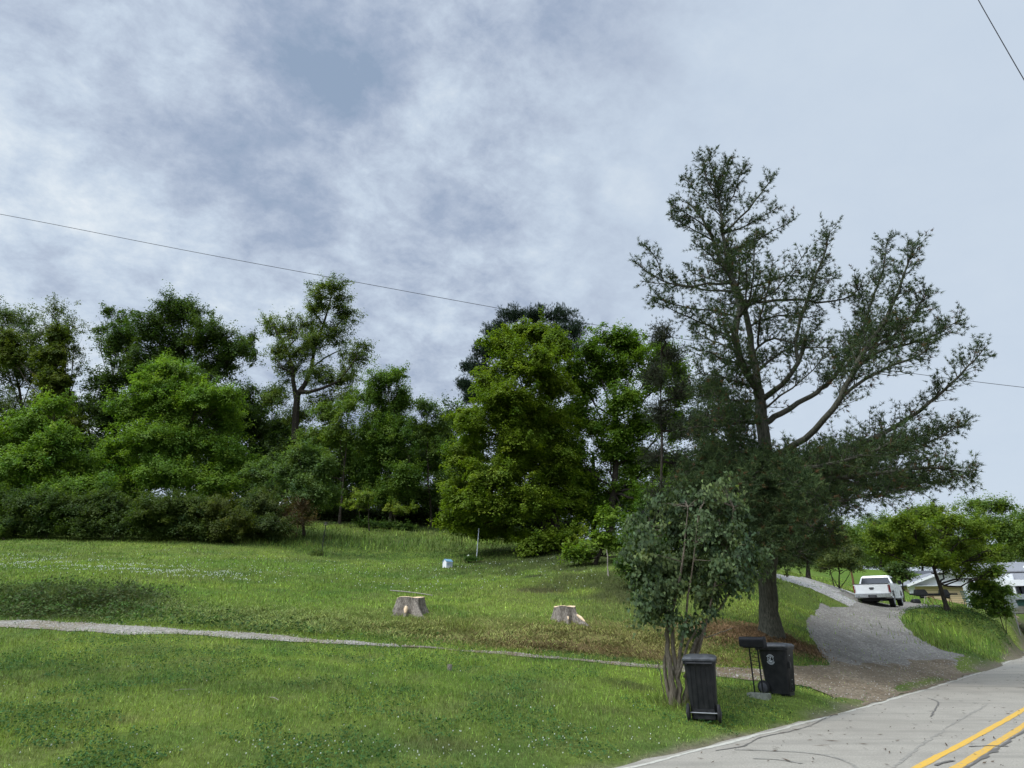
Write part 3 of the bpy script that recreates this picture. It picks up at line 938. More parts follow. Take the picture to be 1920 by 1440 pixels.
for (y0, y1, dens, h, w) in bands:
    ym = y1
    xa, xb = -(0.80 * ym + 2.5), (0.84 * ym + 2.5)
    n = int((y1 - y0) * (xb - xa) * dens)
    x = rng.uniform(xa, xb, n); y = rng.uniform(y0, y1, n)
    k = np.abs(x) < 0.80 * y + 2.5
    x, y = x[k], y[k]
    k = allowed(x, y)
    x, y = x[k], y[k]
    tm = tallmask(x, y)
    thin = np.clip(gcol(x, y)[:, 1] / 0.12, 0.25, 1)     # bare soil carries fewer blades
    k = rng.random(len(x)) < thin
    x, y, tm = x[k], y[k], tm[k]
    c = gcol(x, y) * np.exp(rng.normal(0, 0.36, (len(x), 1))) * (1 + rng.normal(0, 0.06, (len(x), 3)))
    dry = rng.random(len(x)) < 0.05
    c[dry] = c[dry] * 0.3 + np.array([0.21, 0.19, 0.09]) * 0.7
    V, c = blades(x, y, h * tm * (0.55 + 0.9 * fbm(x * 2.2, y * 2.2, 19, 3)), w, c, 0.75 if y0 < 22 else 0.45)
    GV.append(V); GCc.append(c)
GV = np.concatenate(GV); GCc = np.concatenate(GCc)
print('grass blades', len(GV))
tag(link_mesh('grass', np_mesh('grass', GV, GCc * 1.15), M['grass']), 'short rough grass covering the hillside lawn', 'grass', kind='stuff')
del GV, GCc
# leaning, mown-down straw and long grass on the bank round the stumps
def thatch(px, py, rx, ry, n, L_, seedcol):
    g = ground(px, py)
    x = g[0] + rng.normal(0, rx / 2, n); y = g[1] + rng.normal(0, ry / 2, n)
    k = allowed(x, y); x, y = x[k], y[k]; n = len(x)
    z = gz(x, y)
    base_a = fbm(x / 1.4, y / 1.4, 11, 2) * 9
    an = base_a + rng.normal(0, 0.5, n)
    ll = L_ * rng.uniform(0.5, 1.3, n)
    w = 0.012 * rng.uniform(0.6, 1.4, n)
    dx, dy = np.cos(an), np.sin(an)
    mid = ll * 0.5
    up = rng.uniform(0.03, 0.12, n)
    p0 = np.stack([x, y, z], -1); p1 = np.stack([x + dx * mid - dy * w, y + dy * mid + dx * w, z + up], -1)
    e = np.stack([x + dx * ll, y + dy * ll], -1)
    p2 = np.stack([e[:, 0], e[:, 1], gz(e[:, 0], e[:, 1]) + up * 0.6], -1)
    p3 = np.stack([x + dx * mid + dy * w, y + dy * mid - dx * w, z + up], -1)
    c = np.array(seedcol) * np.array([1.45, 1.5, 1.3]) * rng.uniform(0.6, 1.5, (n, 1))
    return np.stack([p0, p1, p2, p3], 1), c
TV = [thatch(700, 1175, 5, 1.8, 6000, 0.28, (0.13, 0.15, 0.045)), thatch(870, 1185, 4, 1.6, 5000, 0.3, (0.17, 0.17, 0.06)), thatch(1060, 1200, 5, 1.8, 6000, 0.25, (0.13, 0.105, 0.045)),
      thatch(1200, 1205, 3, 2.0, 4500, 0.25, (0.15, 0.14, 0.05)), thatch(500, 1160, 4, 1.8, 3500, 0.25, (0.12, 0.15, 0.05)), thatch(1150, 1225, 3.4, 0.7, 3000, 0.18, (0.11, 0.075, 0.04)),
      thatch(170, 1140, 3, 1.5, 3000, 0.28, (0.085, 0.10, 0.04)), thatch(1443, 1195, 2.6, 1.4, 3500, 0.12, (0.15, 0.09, 0.055)), thatch(1390, 1195, 2.2, 1.2, 2500, 0.12, (0.145, 0.09, 0.055))]
tag(link_mesh('straw', np_mesh('straw', np.concatenate([a for a, _ in TV]), np.concatenate([c for _, c in TV])), M['grass']),
    'dry flattened straw and cut grass on the bank', 'straw', kind='stuff')

# ------------------------------------------------------------------ leaf clouds
def leaves(pos, nrm, L_, W, col, fold=0.18, droop=None):
    """rhombic leaves folded on the midrib: pos, nrm (n,3)"""
    n = len(pos)
    nrm = nrm / (np.linalg.norm(nrm, axis=1, keepdims=True) + 1e-9)
    r = rng.normal(0, 1, (n, 3))
    if droop is not None:
        r = r * 0.6 + np.array(droop)
    t = r - nrm * (r * nrm).sum(1, keepdims=True)
    t /= np.linalg.norm(t, axis=1, keepdims=True) + 1e-9
    b = np.cross(nrm, t)
    s = rng.uniform(0.65, 1.3, (n, 1))
    l, w = L_ * s / 2, W * s / 2
    f = nrm * (w * fold * 2)
    V = np.stack([pos - t * l, pos + b * w + f - t * l * 0.15, pos + t * l, pos - b * w + f - t * l * 0.15], 1)
    return V

def crown_points(lobes, dens, cr, nl, flat=0.35, out=2.2, hole=0.0, drip=0.35, spray=0.6):
    """lobes: list (centre, radii). Returns leaf positions, normals, clump index values"""
    Ps, Ns, Ts, Cs = [], [], [], []
    for (c, r) in lobes:
        area = 4 * np.pi * ((r[0] * r[1]) ** 1.6 / 3 + (r[0] * r[2]) ** 1.6 / 3 + (r[1] * r[2]) ** 1.6 / 3) ** (1 / 1.6)
        n = max(3, int(dens * area / (np.pi * cr * cr)))
        d = rng.normal(0, 1, (n, 3)); d /= np.linalg.norm(d, axis=1, keepdims=True)
        rad = rng.random(n) ** (1 / out)
        bump = 0.82 + 0.55 * rng.random(n) ** 3
        cen = c + d * rad[:, None] * bump[:, None] * r
        if hole:
            keep = rng.random(n) > hole * (d[:, 2] < -0.2)
            cen, d, rad = cen[keep], d[keep], rad[keep]
        n = len(cen)
        crs = cr * rng.uniform(0.55, 1.35, n)
        # flattened, drooping discs of leaves
        u = np.clip(rng.normal(0, 1, (n, nl, 2)), -1.9, 1.9) * 0.52
        rho2 = (u ** 2).sum(-1)
        x = u[..., 0] * crs[:, None]; y = u[..., 1] * crs[:, None]
        z = rng.normal(0, flat * 0.5, (n, nl)) * crs[:, None] - drip * rho2 * crs[:, None]
        tilt = d[:, :2] * 0.45
        z = z - (x * tilt[:, 0:1] + y * tilt[:, 1:2])
        p = cen[:, None] + np.stack([x, y, z], -1)
        # half of the clumps are sprays along a twig pointing outwards and up
        ax = d * np.array([0.9, 0.9, 0.55]) + np.array([0, 0, 0.45]) + rng.normal(0, 0.35, (n, 3))
        ax /= np.linalg.norm(ax, axis=1, keepdims=True)
        sp = cen[:, None] + ax[:, None] * (np.clip(rng.normal(0.2, 0.65, (n, nl, 1)), -1.2, 1.3) * crs[:, None, None]) + np.clip(rng.normal(0, 0.27, (n, nl, 3)), -.5, .5) * crs[:, None, None]
        pick = rng.random(n) < spray
        p[pick] = sp[pick]
        nr = np.stack([tilt[:, 0:1] + u[..., 0] * 0.6 + rng.normal(0, 0.38, (n, nl)), tilt[:, 1:2] + u[..., 1] * 0.6 + rng.normal(0, 0.38, (n, nl)), np.ones((n, nl)) * 0.9], -1)
        tone = np.repeat(rng.normal(0, 1, n), nl)
        Ps.append(p.reshape(-1, 3)); Ns.append(nr.reshape(-1, 3)); Ts.append(tone); Cs.append(cen)
    return np.concatenate(Ps), np.concatenate(Ns), np.concatenate(Ts), np.concatenate(Cs)

NLEAF = 0
LEAFK = np.array([1.72, 1.44, 1.15])
def leaf_colors(n, base, tone, var=0.16, yellow=0.12):
    c = np.array(base)[None] * (1 + tone[:, None] * var * 0.7 + rng.normal(0, var, (n, 1)))
    y = (tone * yellow + rng.normal(0, yellow * 0.5, n))[:, None]
    return np.clip(c * (1 + y * np.array([0.9, 0.25, -0.4])), 0.004, 0.9)

def px_lobes(L_, Y, depth=0.85, dmax=None):
    out = []
    for q in L_:
        px, py, rx, ry = q[:4]
        dy = q[4] if len(q) > 4 else 0.0
        m_ = mpp(px, py, Y + dy)
        dr = depth * 0.5 * (rx + ry) * m_
        out.append((at(px, py, Y + dy), np.array([rx * m_, dr, ry * m_ * 1.02])))
    return out

def wobble(a, b, n, amp):
    a = np.array(a, float); b = np.array(b, float)
    t = np.linspace(0, 1, n)[:, None]
    p = a + (b - a) * t
    off = np.cumsum(rng.normal(0, amp, (n, 3)), 0)
    off -= off[-1] * t
    off[0] = 0
    return p + off

def tree(name, label, cat, base_px, Y, L_, base=(0.06, 0.115, 0.022), dens=1.1, cr=0.6, nl=60, leaf=(0.15, 0.10), tr=0.25, bark='bark', group=None,
         limbs=None, auto=True, depth=0.85, dy_rand=1.5, hole=0.25, out=1.7, flat=0.55, drip=0.25, spray=0.65, twigs=6, stems=1, yellow=0.12, var=0.16, trunk_to=None, limb_top=0.7, split=3):
    """a broadleaf tree: trunk with limbs (one mesh), crown of leaves (one mesh)"""
    global NLEAF
    bx = (base_px - 960.0) / FPX
    g = gpt(base_px, Y)
    root = empty(name, tuple(g))
    tag(root, label, cat, group)
    LL_ = []
    for q in L_:
        q = list(q)
        if len(q) < 5:
            q.append(random.uniform(-dy_rand, dy_rand))
        LL_.append(q)
    lobes = px_lobes(LL_, Y, depth)
    cs0 = lobes
    if split:
        sub = []
        for c_, r_ in lobes:
            for _ in range(split):
                d_ = rng.normal(0, 1, 3); d_ *= rng.random() ** (1 / 3) / np.linalg.norm(d_)
                sub.append((c_ + d_ * r_ * np.array([0.55, 0.5, 0.5]), r_ * rng.uniform(0.5, 0.86, 3)))
        lobes = [(c_, r_ * 0.93) for c_, r_ in lobes] + sub
    P_, N_, T_, C_ = crown_points(lobes, dens * (1.3 if split else 1.9), cr * 0.95, int(nl * 1.7), flat, out, hole, drip, spray)
    under = P_[:, 2] > gz(P_[:, 0], P_[:, 1]) + 0.15
    P_, N_, T_ = P_[under], N_[under], T_[under]
    NLEAF += len(P_)
    V = leaves(P_ - g, N_, leaf[0] * 0.98, leaf[1] * 1.08, None)
    link_mesh('crown', np_mesh('crown', V, leaf_colors(len(P_), np.array(base) * LEAFK, T_, var, yellow)), M['leaf'], root)
    mb = MB()
    g0 = np.array([0, 0, -0.15])
    cs = sorted([(c - g, r) for c, r in cs0], key=lambda q: -q[0][2])
    top = cs[0][0]
    if trunk_to is not None:
        top = at(*trunk_to) - g
    for s_ in range(stems):
        off = np.array([random.uniform(-1, 1), random.uniform(-1, 1), 0]) * (tr * 2.2 if stems > 1 else 0)
        tgt = top if s_ == 0 else cs[min(s_ * 2, len(cs) - 1)][0]
        tp = wobble(g0 + off, tgt * np.array([1, 1, 0.96]), 9, 0.03 * np.linalg.norm(tgt) / 9 * 2)
        tr *= 0.8
        rr = [tr * (1.5 if i == 0 else 1.0) * (1 - 0.85 * (i / 8) ** 1.1) / math.sqrt(stems) for i in range(9)]
        mb.tube(tp, rr, 8, jitter=0.06)
        if s_ == 0:
            trunk = tp
    if auto:
        for (c, r) in cs:
            zt = c[2] * limb_top
            d_ = np.abs(trunk[:, 2] - zt)
            i = int(np.argmin(d_)); i = max(2, min(i, 7))
            lp = wobble(trunk[i], c, 6, 0.12)
            lp[1:-1, 2] -= 0.08 * np.linalg.norm(c - trunk[i]) * np.array([0.6, 1, 0.8, 0.4])[:len(lp) - 2]
            r0 = tr * 0.42 * (1 - i / 12)
            mb.tube(lp, [r0 * (1 - 0.8 * k / 5) + 0.012 for k in range(6)], 5)
            for k in range(twigs):
                d = rng.normal(0, 1, 3); d /= np.linalg.norm(d)
                e = c + d * r * 0.92
                mb.tube(wobble(lp[random.choice((3, 4, 5))], e, 4, 0.08), [0.035, 0.028, 0.02, 0.008], 3, cap=False)
    if limbs:
        for pl in limbs:
            q = [at(a_, b_, Y + c_) - g for a_, b_, c_, _ in pl]
            r_ = [d_ for *_, d_ in pl]
            mb.tube(q, r_, 7, jitter=0.08)
    mb.build('trunk', M[bark], root, True)
    return root

# ------------------------------------------------------------------ broadleaf trees and shrubs
OAK = (0.034, 0.068, 0.018); MID = (0.062, 0.118, 0.024); BRIGHT = (0.085, 0.165, 0.03); MAPLE = (0.078, 0.134, 0.016); MAPLE2 = (0.062, 0.125, 0.017)
GW = 'trees along the edge of the woods'
tree('oak_tree', 'tall dark broad-crowned tree rising behind the bright green tree at left', 'tree', 330, 68,
     [(340, 582, 52, 34), (283, 612, 55, 40), (228, 640, 40, 40), (398, 622, 46, 42), (332, 660, 78, 50), (255, 700, 65, 50), (195, 725, 38, 45), (418, 680, 42, 42), (380, 730, 60, 45), (305, 765, 88, 48), (205, 790, 50, 45), (450, 655, 32, 26), (430, 770, 50, 40), (250, 840, 80, 50), (380, 830, 80, 50)],
     OAK, 1.15, 1.0, 62, (0.22, 0.15), 0.42, 'bark_dark', GW, hole=0.2, split=2)
tree('oak_tree', 'sparse twiggy treetop poking out left of the dark broad-crowned tree', 'tree', 215, 72, [(200, 585, 22, 14), (225, 600, 22, 16), (185, 620, 14, 12), (465, 640, 26, 22), (475, 670, 15, 20), (215, 640, 30, 30)],
     OAK, 0.5, 0.6, 26, (0.24, 0.14), 0.2, 'bark_dark', GW)
tree('walnut_tree', 'tall airy tree with bare forked limbs standing above the woods', 'tree', 553, 64,
     [(622, 540, 38, 20), (600, 575, 28, 26), (648, 588, 34, 26), (622, 630, 44, 30), (538, 618, 42, 24), (503, 605, 20, 14), (560, 660, 42, 28), (522, 658, 22, 26), (662, 672, 36, 28), (640, 712, 44, 28), (590, 700, 30, 26), (684, 652, 16, 12), (545, 700, 30, 28), (610, 760, 40, 26), (575, 610, 22, 18), (560, 780, 34, 24), (520, 745, 24, 26), (585, 640, 26, 24), (655, 745, 30, 22), (600, 555, 20, 16), (640, 560, 18, 14)],
     (0.062, 0.102, 0.034), 1.3, 0.75, 44, (0.20, 0.10), 0.36, 'bark_dark', GW, split=0, spray=0.75, out=1.8, auto=False, hole=0.2, trunk_to=(556, 745, 64),
     limbs=[[(553, 830, 0, .42), (554, 780, 0, .38), (558, 740, 0, .34), (572, 720, 0, .26), (584, 690, .5, .22), (590, 650, 1, .18), (606, 610, 1, .14), (618, 570, 1, .09), (625, 530, 1, .04)],
            [(556, 750, 0, .3), (550, 715, -.5, .22), (548, 685, -1, .17), (538, 655, -1, .13), (524, 630, -1, .09), (508, 608, -1, .04)],
            [(560, 735, 0, .28), (580, 735, -1, .2), (605, 728, -2, .16), (635, 715, -2, .13), (655, 690, -2, .09), (672, 665, -2, .04)],
            [(606, 610, 1, .1), (590, 585, 1.5, .07), (575, 560, 2, .04)], [(590, 650, 1, .12), (625, 620, .5, .09), (650, 590, 0, .05)], [(538, 655, -1, .08), (555, 635, -2, .06), (565, 610, -2, .03)],
            [(584, 690, .5, .12), (610, 670, 1, .09), (640, 655, 1.5, .05)], [(548, 700, -1, .1), (530, 690, -2, .07), (515, 670, -2, .04)]])
tree('tall_tree', 'greyish green tall tree cut by the left edge of the photo', 'tree', 20, 72,
     [(20, 600, 55, 32), (-40, 640, 60, 60), (62, 640, 42, 38), (15, 680, 70, 50), (65, 700, 50, 50), (-40, 760, 80, 60), (30, 780, 80, 50), (90, 780, 50, 50)],
     (0.050, 0.084, 0.03), 1.0, 1.0, 50, (0.22, 0.13), 0.35, 'bark', GW, hole=0.2, split=0, spray=0.8)
tree('tall_tree', 'airy treetop with loose twigs right of the leftmost tall tree', 'tree', 115, 68,
     [(108, 582, 38, 22), (130, 612, 26, 26), (88, 615, 30, 28), (140, 650, 18, 24), (148, 690, 12, 20), (120, 650, 30, 30)],
     (0.050, 0.078, 0.032), 0.6, 0.75, 34, (0.2, 0.11), 0.3, 'bark', GW, split=0, spray=0.85)
tree('vine_covered_tree', 'trunk wrapped in a column of yellowish green vines at the far left', 'tree', 105, 64,
     [(106, 628, 20, 24, 0), (104, 665, 27, 30, 0), (108, 710, 32, 34, 0), (98, 755, 38, 36, 0), (120, 800, 40, 36, 0), (10, 640, 26, 26, 0), (20, 670, 28, 20, 0)],
     (0.058, 0.092, 0.018), 1.5, 0.5, 50, (0.18, 0.13), 0.3, 'bark', GW)
tree('ash_tree', 'rounded bright green tree standing in front of the dark broad-crowned tree', 'tree', 300, 54,
     [(330, 700, 62, 26), (285, 728, 62, 28), (385, 742, 55, 30), (245, 768, 48, 34), (345, 770, 80, 38), (425, 790, 42, 36), (272, 826, 76, 42), (372, 832, 85, 42), (222, 856, 42, 36), (440, 858, 42, 38), (310, 892, 95, 42), (400, 912, 66, 34), (235, 915, 60, 34), (318, 685, 25, 16), (430, 745, 25, 18)],
     BRIGHT, 1.15, 0.68, 62, (0.17, 0.11), 0.22, 'bark', GW, hole=0.2)
tree('ash_tree', 'bright green layered tree filling the left edge above the dark shrubs', 'tree', 60, 50,
     [(105, 762, 40, 20), (62, 800, 55, 30), (15, 838, 50, 36), (118, 825, 48, 32), (70, 875, 78, 38), (145, 880, 42, 36), (5, 900, 50, 36), (105, 922, 66, 28), (168, 915, 40, 34), (-40, 820, 40, 40), (30, 940, 60, 26)],
     BRIGHT, 1.15, 0.66, 60, (0.17, 0.11), 0.2, 'bark', GW, hole=0.2)
tree('small_tree', 'grey-green rounded small tree right of the bright green tree', 'tree', 560, 50,
     [(565, 852, 38, 24), (595, 885, 32, 34), (538, 890, 42, 34), (570, 930, 52, 34), (508, 925, 40, 34), (480, 890, 38, 34), (612, 930, 28, 26)],
     (0.062, 0.115, 0.04), 1.15, 0.6, 60, (0.15, 0.10), 0.16, 'bark', GW)
tree('young_tree', 'light green slender tree left of the middle gap in the woods edge', 'tree', 625, 60,
     [(612, 778, 36, 22), (640, 812, 40, 36), (592, 828, 36, 34), (640, 868, 44, 42), (600, 880, 34, 36), (628, 922, 44, 30), (655, 760, 20, 22)],
     (0.072, 0.13, 0.03), 1.05, 0.7, 56, (0.18, 0.11), 0.16, 'bark', GW)
tree('young_tree', 'tallest rounded tree in the middle of the woods edge', 'tree', 722, 60,
     [(722, 708, 36, 20), (696, 738, 38, 32), (752, 744, 34, 34), (722, 780, 50, 42), (690, 816, 40, 40), (755, 822, 44, 44), (720, 868, 56, 40), (765, 890, 40, 40), (690, 895, 40, 36), (735, 925, 50, 26), (745, 700, 16, 12)],
     (0.062, 0.122, 0.026), 1.1, 0.72, 56, (0.18, 0.11), 0.2, 'bark', GW)
tree('young_tree', 'thin greyish green tree just left of the big maples', 'tree', 805, 62,
     [(800, 768, 26, 20), (825, 795, 24, 28), (786, 812, 34, 34), (826, 850, 30, 44), (792, 872, 38, 40), (822, 925, 34, 36), (780, 935, 40, 28)],
     (0.058, 0.11, 0.032), 1.0, 0.7, 52, (0.18, 0.11), 0.16, 'bark', GW)
# the undergrowth trees that close the woods behind
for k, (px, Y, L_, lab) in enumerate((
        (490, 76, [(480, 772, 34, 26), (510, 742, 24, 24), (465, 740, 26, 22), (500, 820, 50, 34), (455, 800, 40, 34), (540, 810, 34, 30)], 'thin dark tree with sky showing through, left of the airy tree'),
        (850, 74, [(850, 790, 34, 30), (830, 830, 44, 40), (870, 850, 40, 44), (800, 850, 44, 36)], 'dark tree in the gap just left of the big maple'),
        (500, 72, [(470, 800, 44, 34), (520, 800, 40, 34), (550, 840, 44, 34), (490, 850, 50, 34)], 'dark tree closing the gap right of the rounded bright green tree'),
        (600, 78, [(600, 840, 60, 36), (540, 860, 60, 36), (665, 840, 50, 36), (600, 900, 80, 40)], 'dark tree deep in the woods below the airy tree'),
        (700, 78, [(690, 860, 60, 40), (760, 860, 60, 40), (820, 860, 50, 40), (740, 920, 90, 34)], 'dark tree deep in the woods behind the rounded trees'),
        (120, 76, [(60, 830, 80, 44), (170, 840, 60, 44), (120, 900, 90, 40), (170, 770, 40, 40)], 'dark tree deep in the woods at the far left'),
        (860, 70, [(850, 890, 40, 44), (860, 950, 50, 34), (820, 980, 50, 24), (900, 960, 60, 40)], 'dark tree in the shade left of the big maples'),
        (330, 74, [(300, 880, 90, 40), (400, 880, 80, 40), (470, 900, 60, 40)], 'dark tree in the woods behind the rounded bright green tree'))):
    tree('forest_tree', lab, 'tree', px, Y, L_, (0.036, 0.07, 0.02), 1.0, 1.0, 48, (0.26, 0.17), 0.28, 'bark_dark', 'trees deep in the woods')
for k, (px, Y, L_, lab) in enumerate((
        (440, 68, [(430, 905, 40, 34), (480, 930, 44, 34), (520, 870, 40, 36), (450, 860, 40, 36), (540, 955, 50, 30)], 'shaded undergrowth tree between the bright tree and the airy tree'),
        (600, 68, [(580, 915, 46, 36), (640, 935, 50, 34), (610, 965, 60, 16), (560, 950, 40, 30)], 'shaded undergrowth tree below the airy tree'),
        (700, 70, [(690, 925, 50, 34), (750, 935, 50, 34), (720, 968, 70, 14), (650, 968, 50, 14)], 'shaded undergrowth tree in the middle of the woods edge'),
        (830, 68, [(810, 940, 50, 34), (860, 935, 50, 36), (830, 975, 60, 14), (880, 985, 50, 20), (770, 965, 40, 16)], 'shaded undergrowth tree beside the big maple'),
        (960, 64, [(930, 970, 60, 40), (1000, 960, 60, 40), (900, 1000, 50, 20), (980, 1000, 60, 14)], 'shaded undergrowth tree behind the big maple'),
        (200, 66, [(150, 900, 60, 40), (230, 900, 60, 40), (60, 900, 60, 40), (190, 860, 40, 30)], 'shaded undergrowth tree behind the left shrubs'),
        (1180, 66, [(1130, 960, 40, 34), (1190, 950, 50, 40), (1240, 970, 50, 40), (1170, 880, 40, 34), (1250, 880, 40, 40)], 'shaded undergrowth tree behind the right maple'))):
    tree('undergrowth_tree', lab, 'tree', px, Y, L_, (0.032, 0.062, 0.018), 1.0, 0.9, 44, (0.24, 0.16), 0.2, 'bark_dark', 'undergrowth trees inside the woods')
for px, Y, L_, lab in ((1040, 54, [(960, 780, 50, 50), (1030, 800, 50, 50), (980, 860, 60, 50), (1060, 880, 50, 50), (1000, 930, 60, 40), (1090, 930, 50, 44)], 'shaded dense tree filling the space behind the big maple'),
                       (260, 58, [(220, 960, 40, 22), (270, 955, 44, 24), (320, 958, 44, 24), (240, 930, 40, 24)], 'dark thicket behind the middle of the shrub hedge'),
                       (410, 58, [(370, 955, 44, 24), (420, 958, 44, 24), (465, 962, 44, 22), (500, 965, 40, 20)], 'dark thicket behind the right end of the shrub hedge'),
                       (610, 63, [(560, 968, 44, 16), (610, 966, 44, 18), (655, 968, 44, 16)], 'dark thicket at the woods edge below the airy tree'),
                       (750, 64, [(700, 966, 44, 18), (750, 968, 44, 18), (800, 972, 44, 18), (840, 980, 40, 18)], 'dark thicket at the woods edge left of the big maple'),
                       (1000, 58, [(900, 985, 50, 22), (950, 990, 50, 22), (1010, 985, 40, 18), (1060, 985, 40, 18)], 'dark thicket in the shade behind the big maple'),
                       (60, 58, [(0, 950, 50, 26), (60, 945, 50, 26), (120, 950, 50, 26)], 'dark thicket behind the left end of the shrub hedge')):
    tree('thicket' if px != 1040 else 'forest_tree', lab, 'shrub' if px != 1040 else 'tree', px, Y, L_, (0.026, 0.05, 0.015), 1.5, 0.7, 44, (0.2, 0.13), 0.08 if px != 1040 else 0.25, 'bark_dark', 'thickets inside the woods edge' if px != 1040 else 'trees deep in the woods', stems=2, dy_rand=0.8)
# dark shrubs along the foot of the woods
GS = 'shrubs along the foot of the woods'
for px, Y, L_, lab, colr in (
        (60, 43, [(0, 950, 50, 34), (55, 948, 50, 32), (105, 955, 46, 34), (30, 985, 60, 24), (90, 988, 50, 24)], 'dark shrub mass at the left end of the hedge', (0.036, 0.07, 0.018)),
        (200, 43, [(160, 955, 50, 34), (215, 948, 50, 30), (170, 988, 50, 26), (235, 985, 50, 28)], 'dark arching shrub, second from the left in the hedge', (0.036, 0.068, 0.018)),
        (340, 43.5, [(290, 955, 52, 34), (345, 952, 52, 34), (300, 990, 55, 26), (360, 990, 48, 26)], 'dark leafy shrub under the rounded bright green tree', (0.040, 0.072, 0.018)),
        (430, 44, [(400, 960, 48, 32), (440, 975, 36, 30), (420, 995, 44, 24)], 'olive shrub at the right end of the hedge', (0.052, 0.078, 0.02)),
        (500, 46, [(488, 950, 36, 34), (510, 985, 36, 24), (480, 990, 30, 22)], 'shadowed green shrub between hedge and brown shrub', (0.042, 0.07, 0.026))):
    tree('shrub', lab, 'shrub', px, Y, L_, colr, 1.5, 0.5, 60, (0.12, 0.075), 0.07, 'bark_dark', GS, hole=0.0, stems=3, dy_rand=0.8, twigs=5)
tree('shrub', 'brownish half-bare shrub right of the dark hedge', 'shrub', 545, 48, [(535, 965, 36, 26), (560, 975, 32, 20), (520, 990, 36, 18), (565, 950, 26, 20)],
     (0.07, 0.062, 0.042), 0.9, 0.5, 40, (0.11, 0.05), 0.06, 'wood_brown', GS, stems=4, twigs=30, dy_rand=0.8)
tree('shrub', 'small green bush cut by the left edge of the lawn', 'shrub', -8, 42, [(-8, 1000, 20, 18, 0), (-30, 1005, 20, 20, 0)], MID, 1.4, 0.4, 60, (0.12, 0.08), 0.05, 'bark', GS)
tree('low_shrub', 'low dark bramble bank at the foot of the woods in the middle', 'shrub', 720, 58, [(690, 986, 24, 8, 0), (725, 988, 26, 9, 0), (762, 990, 24, 8, 0)], (0.042, 0.09, 0.024), 1.5, 0.4, 50, (0.13, 0.08), 0.05, 'bark')
tree('low_shrub', 'weedy tuft round the foot of the feeder pole', 'plant', 594, 43.5, [(594, 1040, 20, 5, 0)], (0.05, 0.09, 0.025), 1.6, 0.25, 40, (0.14, 0.04), 0.02, 'bark', stems=1)
tree('low_shrub', 'dark leafy plant at the foot of the pale pole', 'plant', 885, 41, [(880, 1053, 12, 6, 0), (895, 1056, 16, 5, 0)], (0.035, 0.085, 0.02), 1.6, 0.22, 50, (0.10, 0.06), 0.02, 'bark')
# saplings under the woods, each a pale spray of leaves
for px, Y, L_, lab in ((665, 58, [(660, 945, 18, 8), (672, 930, 12, 8)], 'thin sapling at the woods edge, leftmost of three pale sprays'),
                       (685, 56, [(690, 932, 22, 9), (678, 948, 18, 7)], 'thin sapling with a wide pale leaf spray at the woods edge'),
                       (740, 58, [(735, 950, 20, 7), (752, 958, 16, 7), (775, 952, 8, 8)], 'thin sapling right of the other pale sprays at the woods edge')):
    tree('sapling', lab, 'tree', px, Y, L_, (0.10, 0.16, 0.035), 1.0, 0.4, 40, (0.15, 0.10), 0.07, 'bark', 'saplings at the woods edge', dy_rand=0.5)

# the maples
GM = 'maples above the lawn'
tree('maple_tree', 'big yellow-green maple in the middle with branches sweeping to the ground', 'tree', 1045, 43.5,
     [(1002, 626, 56, 26), (952, 650, 44, 34), (1040, 652, 38, 36), (985, 690, 76, 42), (918, 720, 42, 26, 1.5), (1040, 720, 50, 36), (960, 752, 80, 38), (895, 792, 60, 36), (1010, 800, 74, 44), (958, 828, 72, 40),
      (875, 850, 50, 40), (935, 890, 88, 44), (1030, 872, 66, 46), (862, 915, 46, 34), (905, 950, 80, 38), (985, 950, 72, 40), (1060, 940, 60, 42), (850, 962, 40, 18), (935, 990, 62, 24), (1005, 1018, 46, 20, -1.5), (985, 1035, 26, 9, -2), (1065, 1005, 50, 28), (880, 985, 44, 14)],
     MAPLE, 1.12, 0.55, 64, (0.15, 0.12), 0.34, 'bark_dark', GM, hole=0.25, depth=0.9, yellow=0.09, drip=0.35, dy_rand=1.8, spray=0.55, split=2, var=0.13)
tree('maple_tree', 'darker green maple right of the middle with sky gaps in its crown', 'tree', 1150, 45,
     [(1075, 700, 30, 34), (1085, 770, 40, 40), (1080, 850, 40, 40), (1240, 655, 34, 26), (1275, 745, 30, 34), (1262, 690, 30, 30), (1255, 800, 30, 40), (1265, 890, 34, 40), (1160, 810, 40, 34), (1152, 634, 52, 26), (1110, 664, 38, 30), (1195, 660, 44, 34), (1150, 694, 66, 38), (1096, 726, 30, 30), (1222, 712, 36, 36), (1160, 750, 50, 30), (1112, 798, 44, 30), (1200, 800, 44, 32), (1145, 850, 50, 28), (1215, 872, 50, 36), (1110, 890, 44, 34), (1170, 920, 60, 34), (1230, 940, 48, 36), (1120, 965, 50, 30), (1195, 985, 50, 28)],
     MAPLE2, 1.15, 0.62, 60, (0.16, 0.12), 0.36, 'bark_dark', GM, hole=0.25, yellow=0.09, drip=0.4, spray=0.55, split=2, var=0.13)
tree('maple_tree', 'low bright maple spray hanging beside the dark trunks', 'tree', 1115, 35,
     [(1098, 1042, 30, 8, 0), (1070, 1040, 20, 7, 0), (1120, 1010, 30, 14, 0), (1160, 1016, 30, 14, 0), (1185, 1035, 26, 14, 0), (1145, 975, 34, 18, 0)],
     (0.07, 0.135, 0.02), 0.9, 0.42, 52, (0.14, 0.11), 0.15, 'bark_dark', GM, drip=0.5, dy_rand=0.4)
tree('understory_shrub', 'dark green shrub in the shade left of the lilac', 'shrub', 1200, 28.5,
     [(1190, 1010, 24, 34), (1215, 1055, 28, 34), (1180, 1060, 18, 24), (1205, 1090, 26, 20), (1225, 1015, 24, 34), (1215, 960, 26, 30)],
     (0.038, 0.085, 0.02), 1.2, 0.36, 52, (0.12, 0.085), 0.09, 'bark_dark', 'understory shrubs', stems=2, dy_rand=0.8)
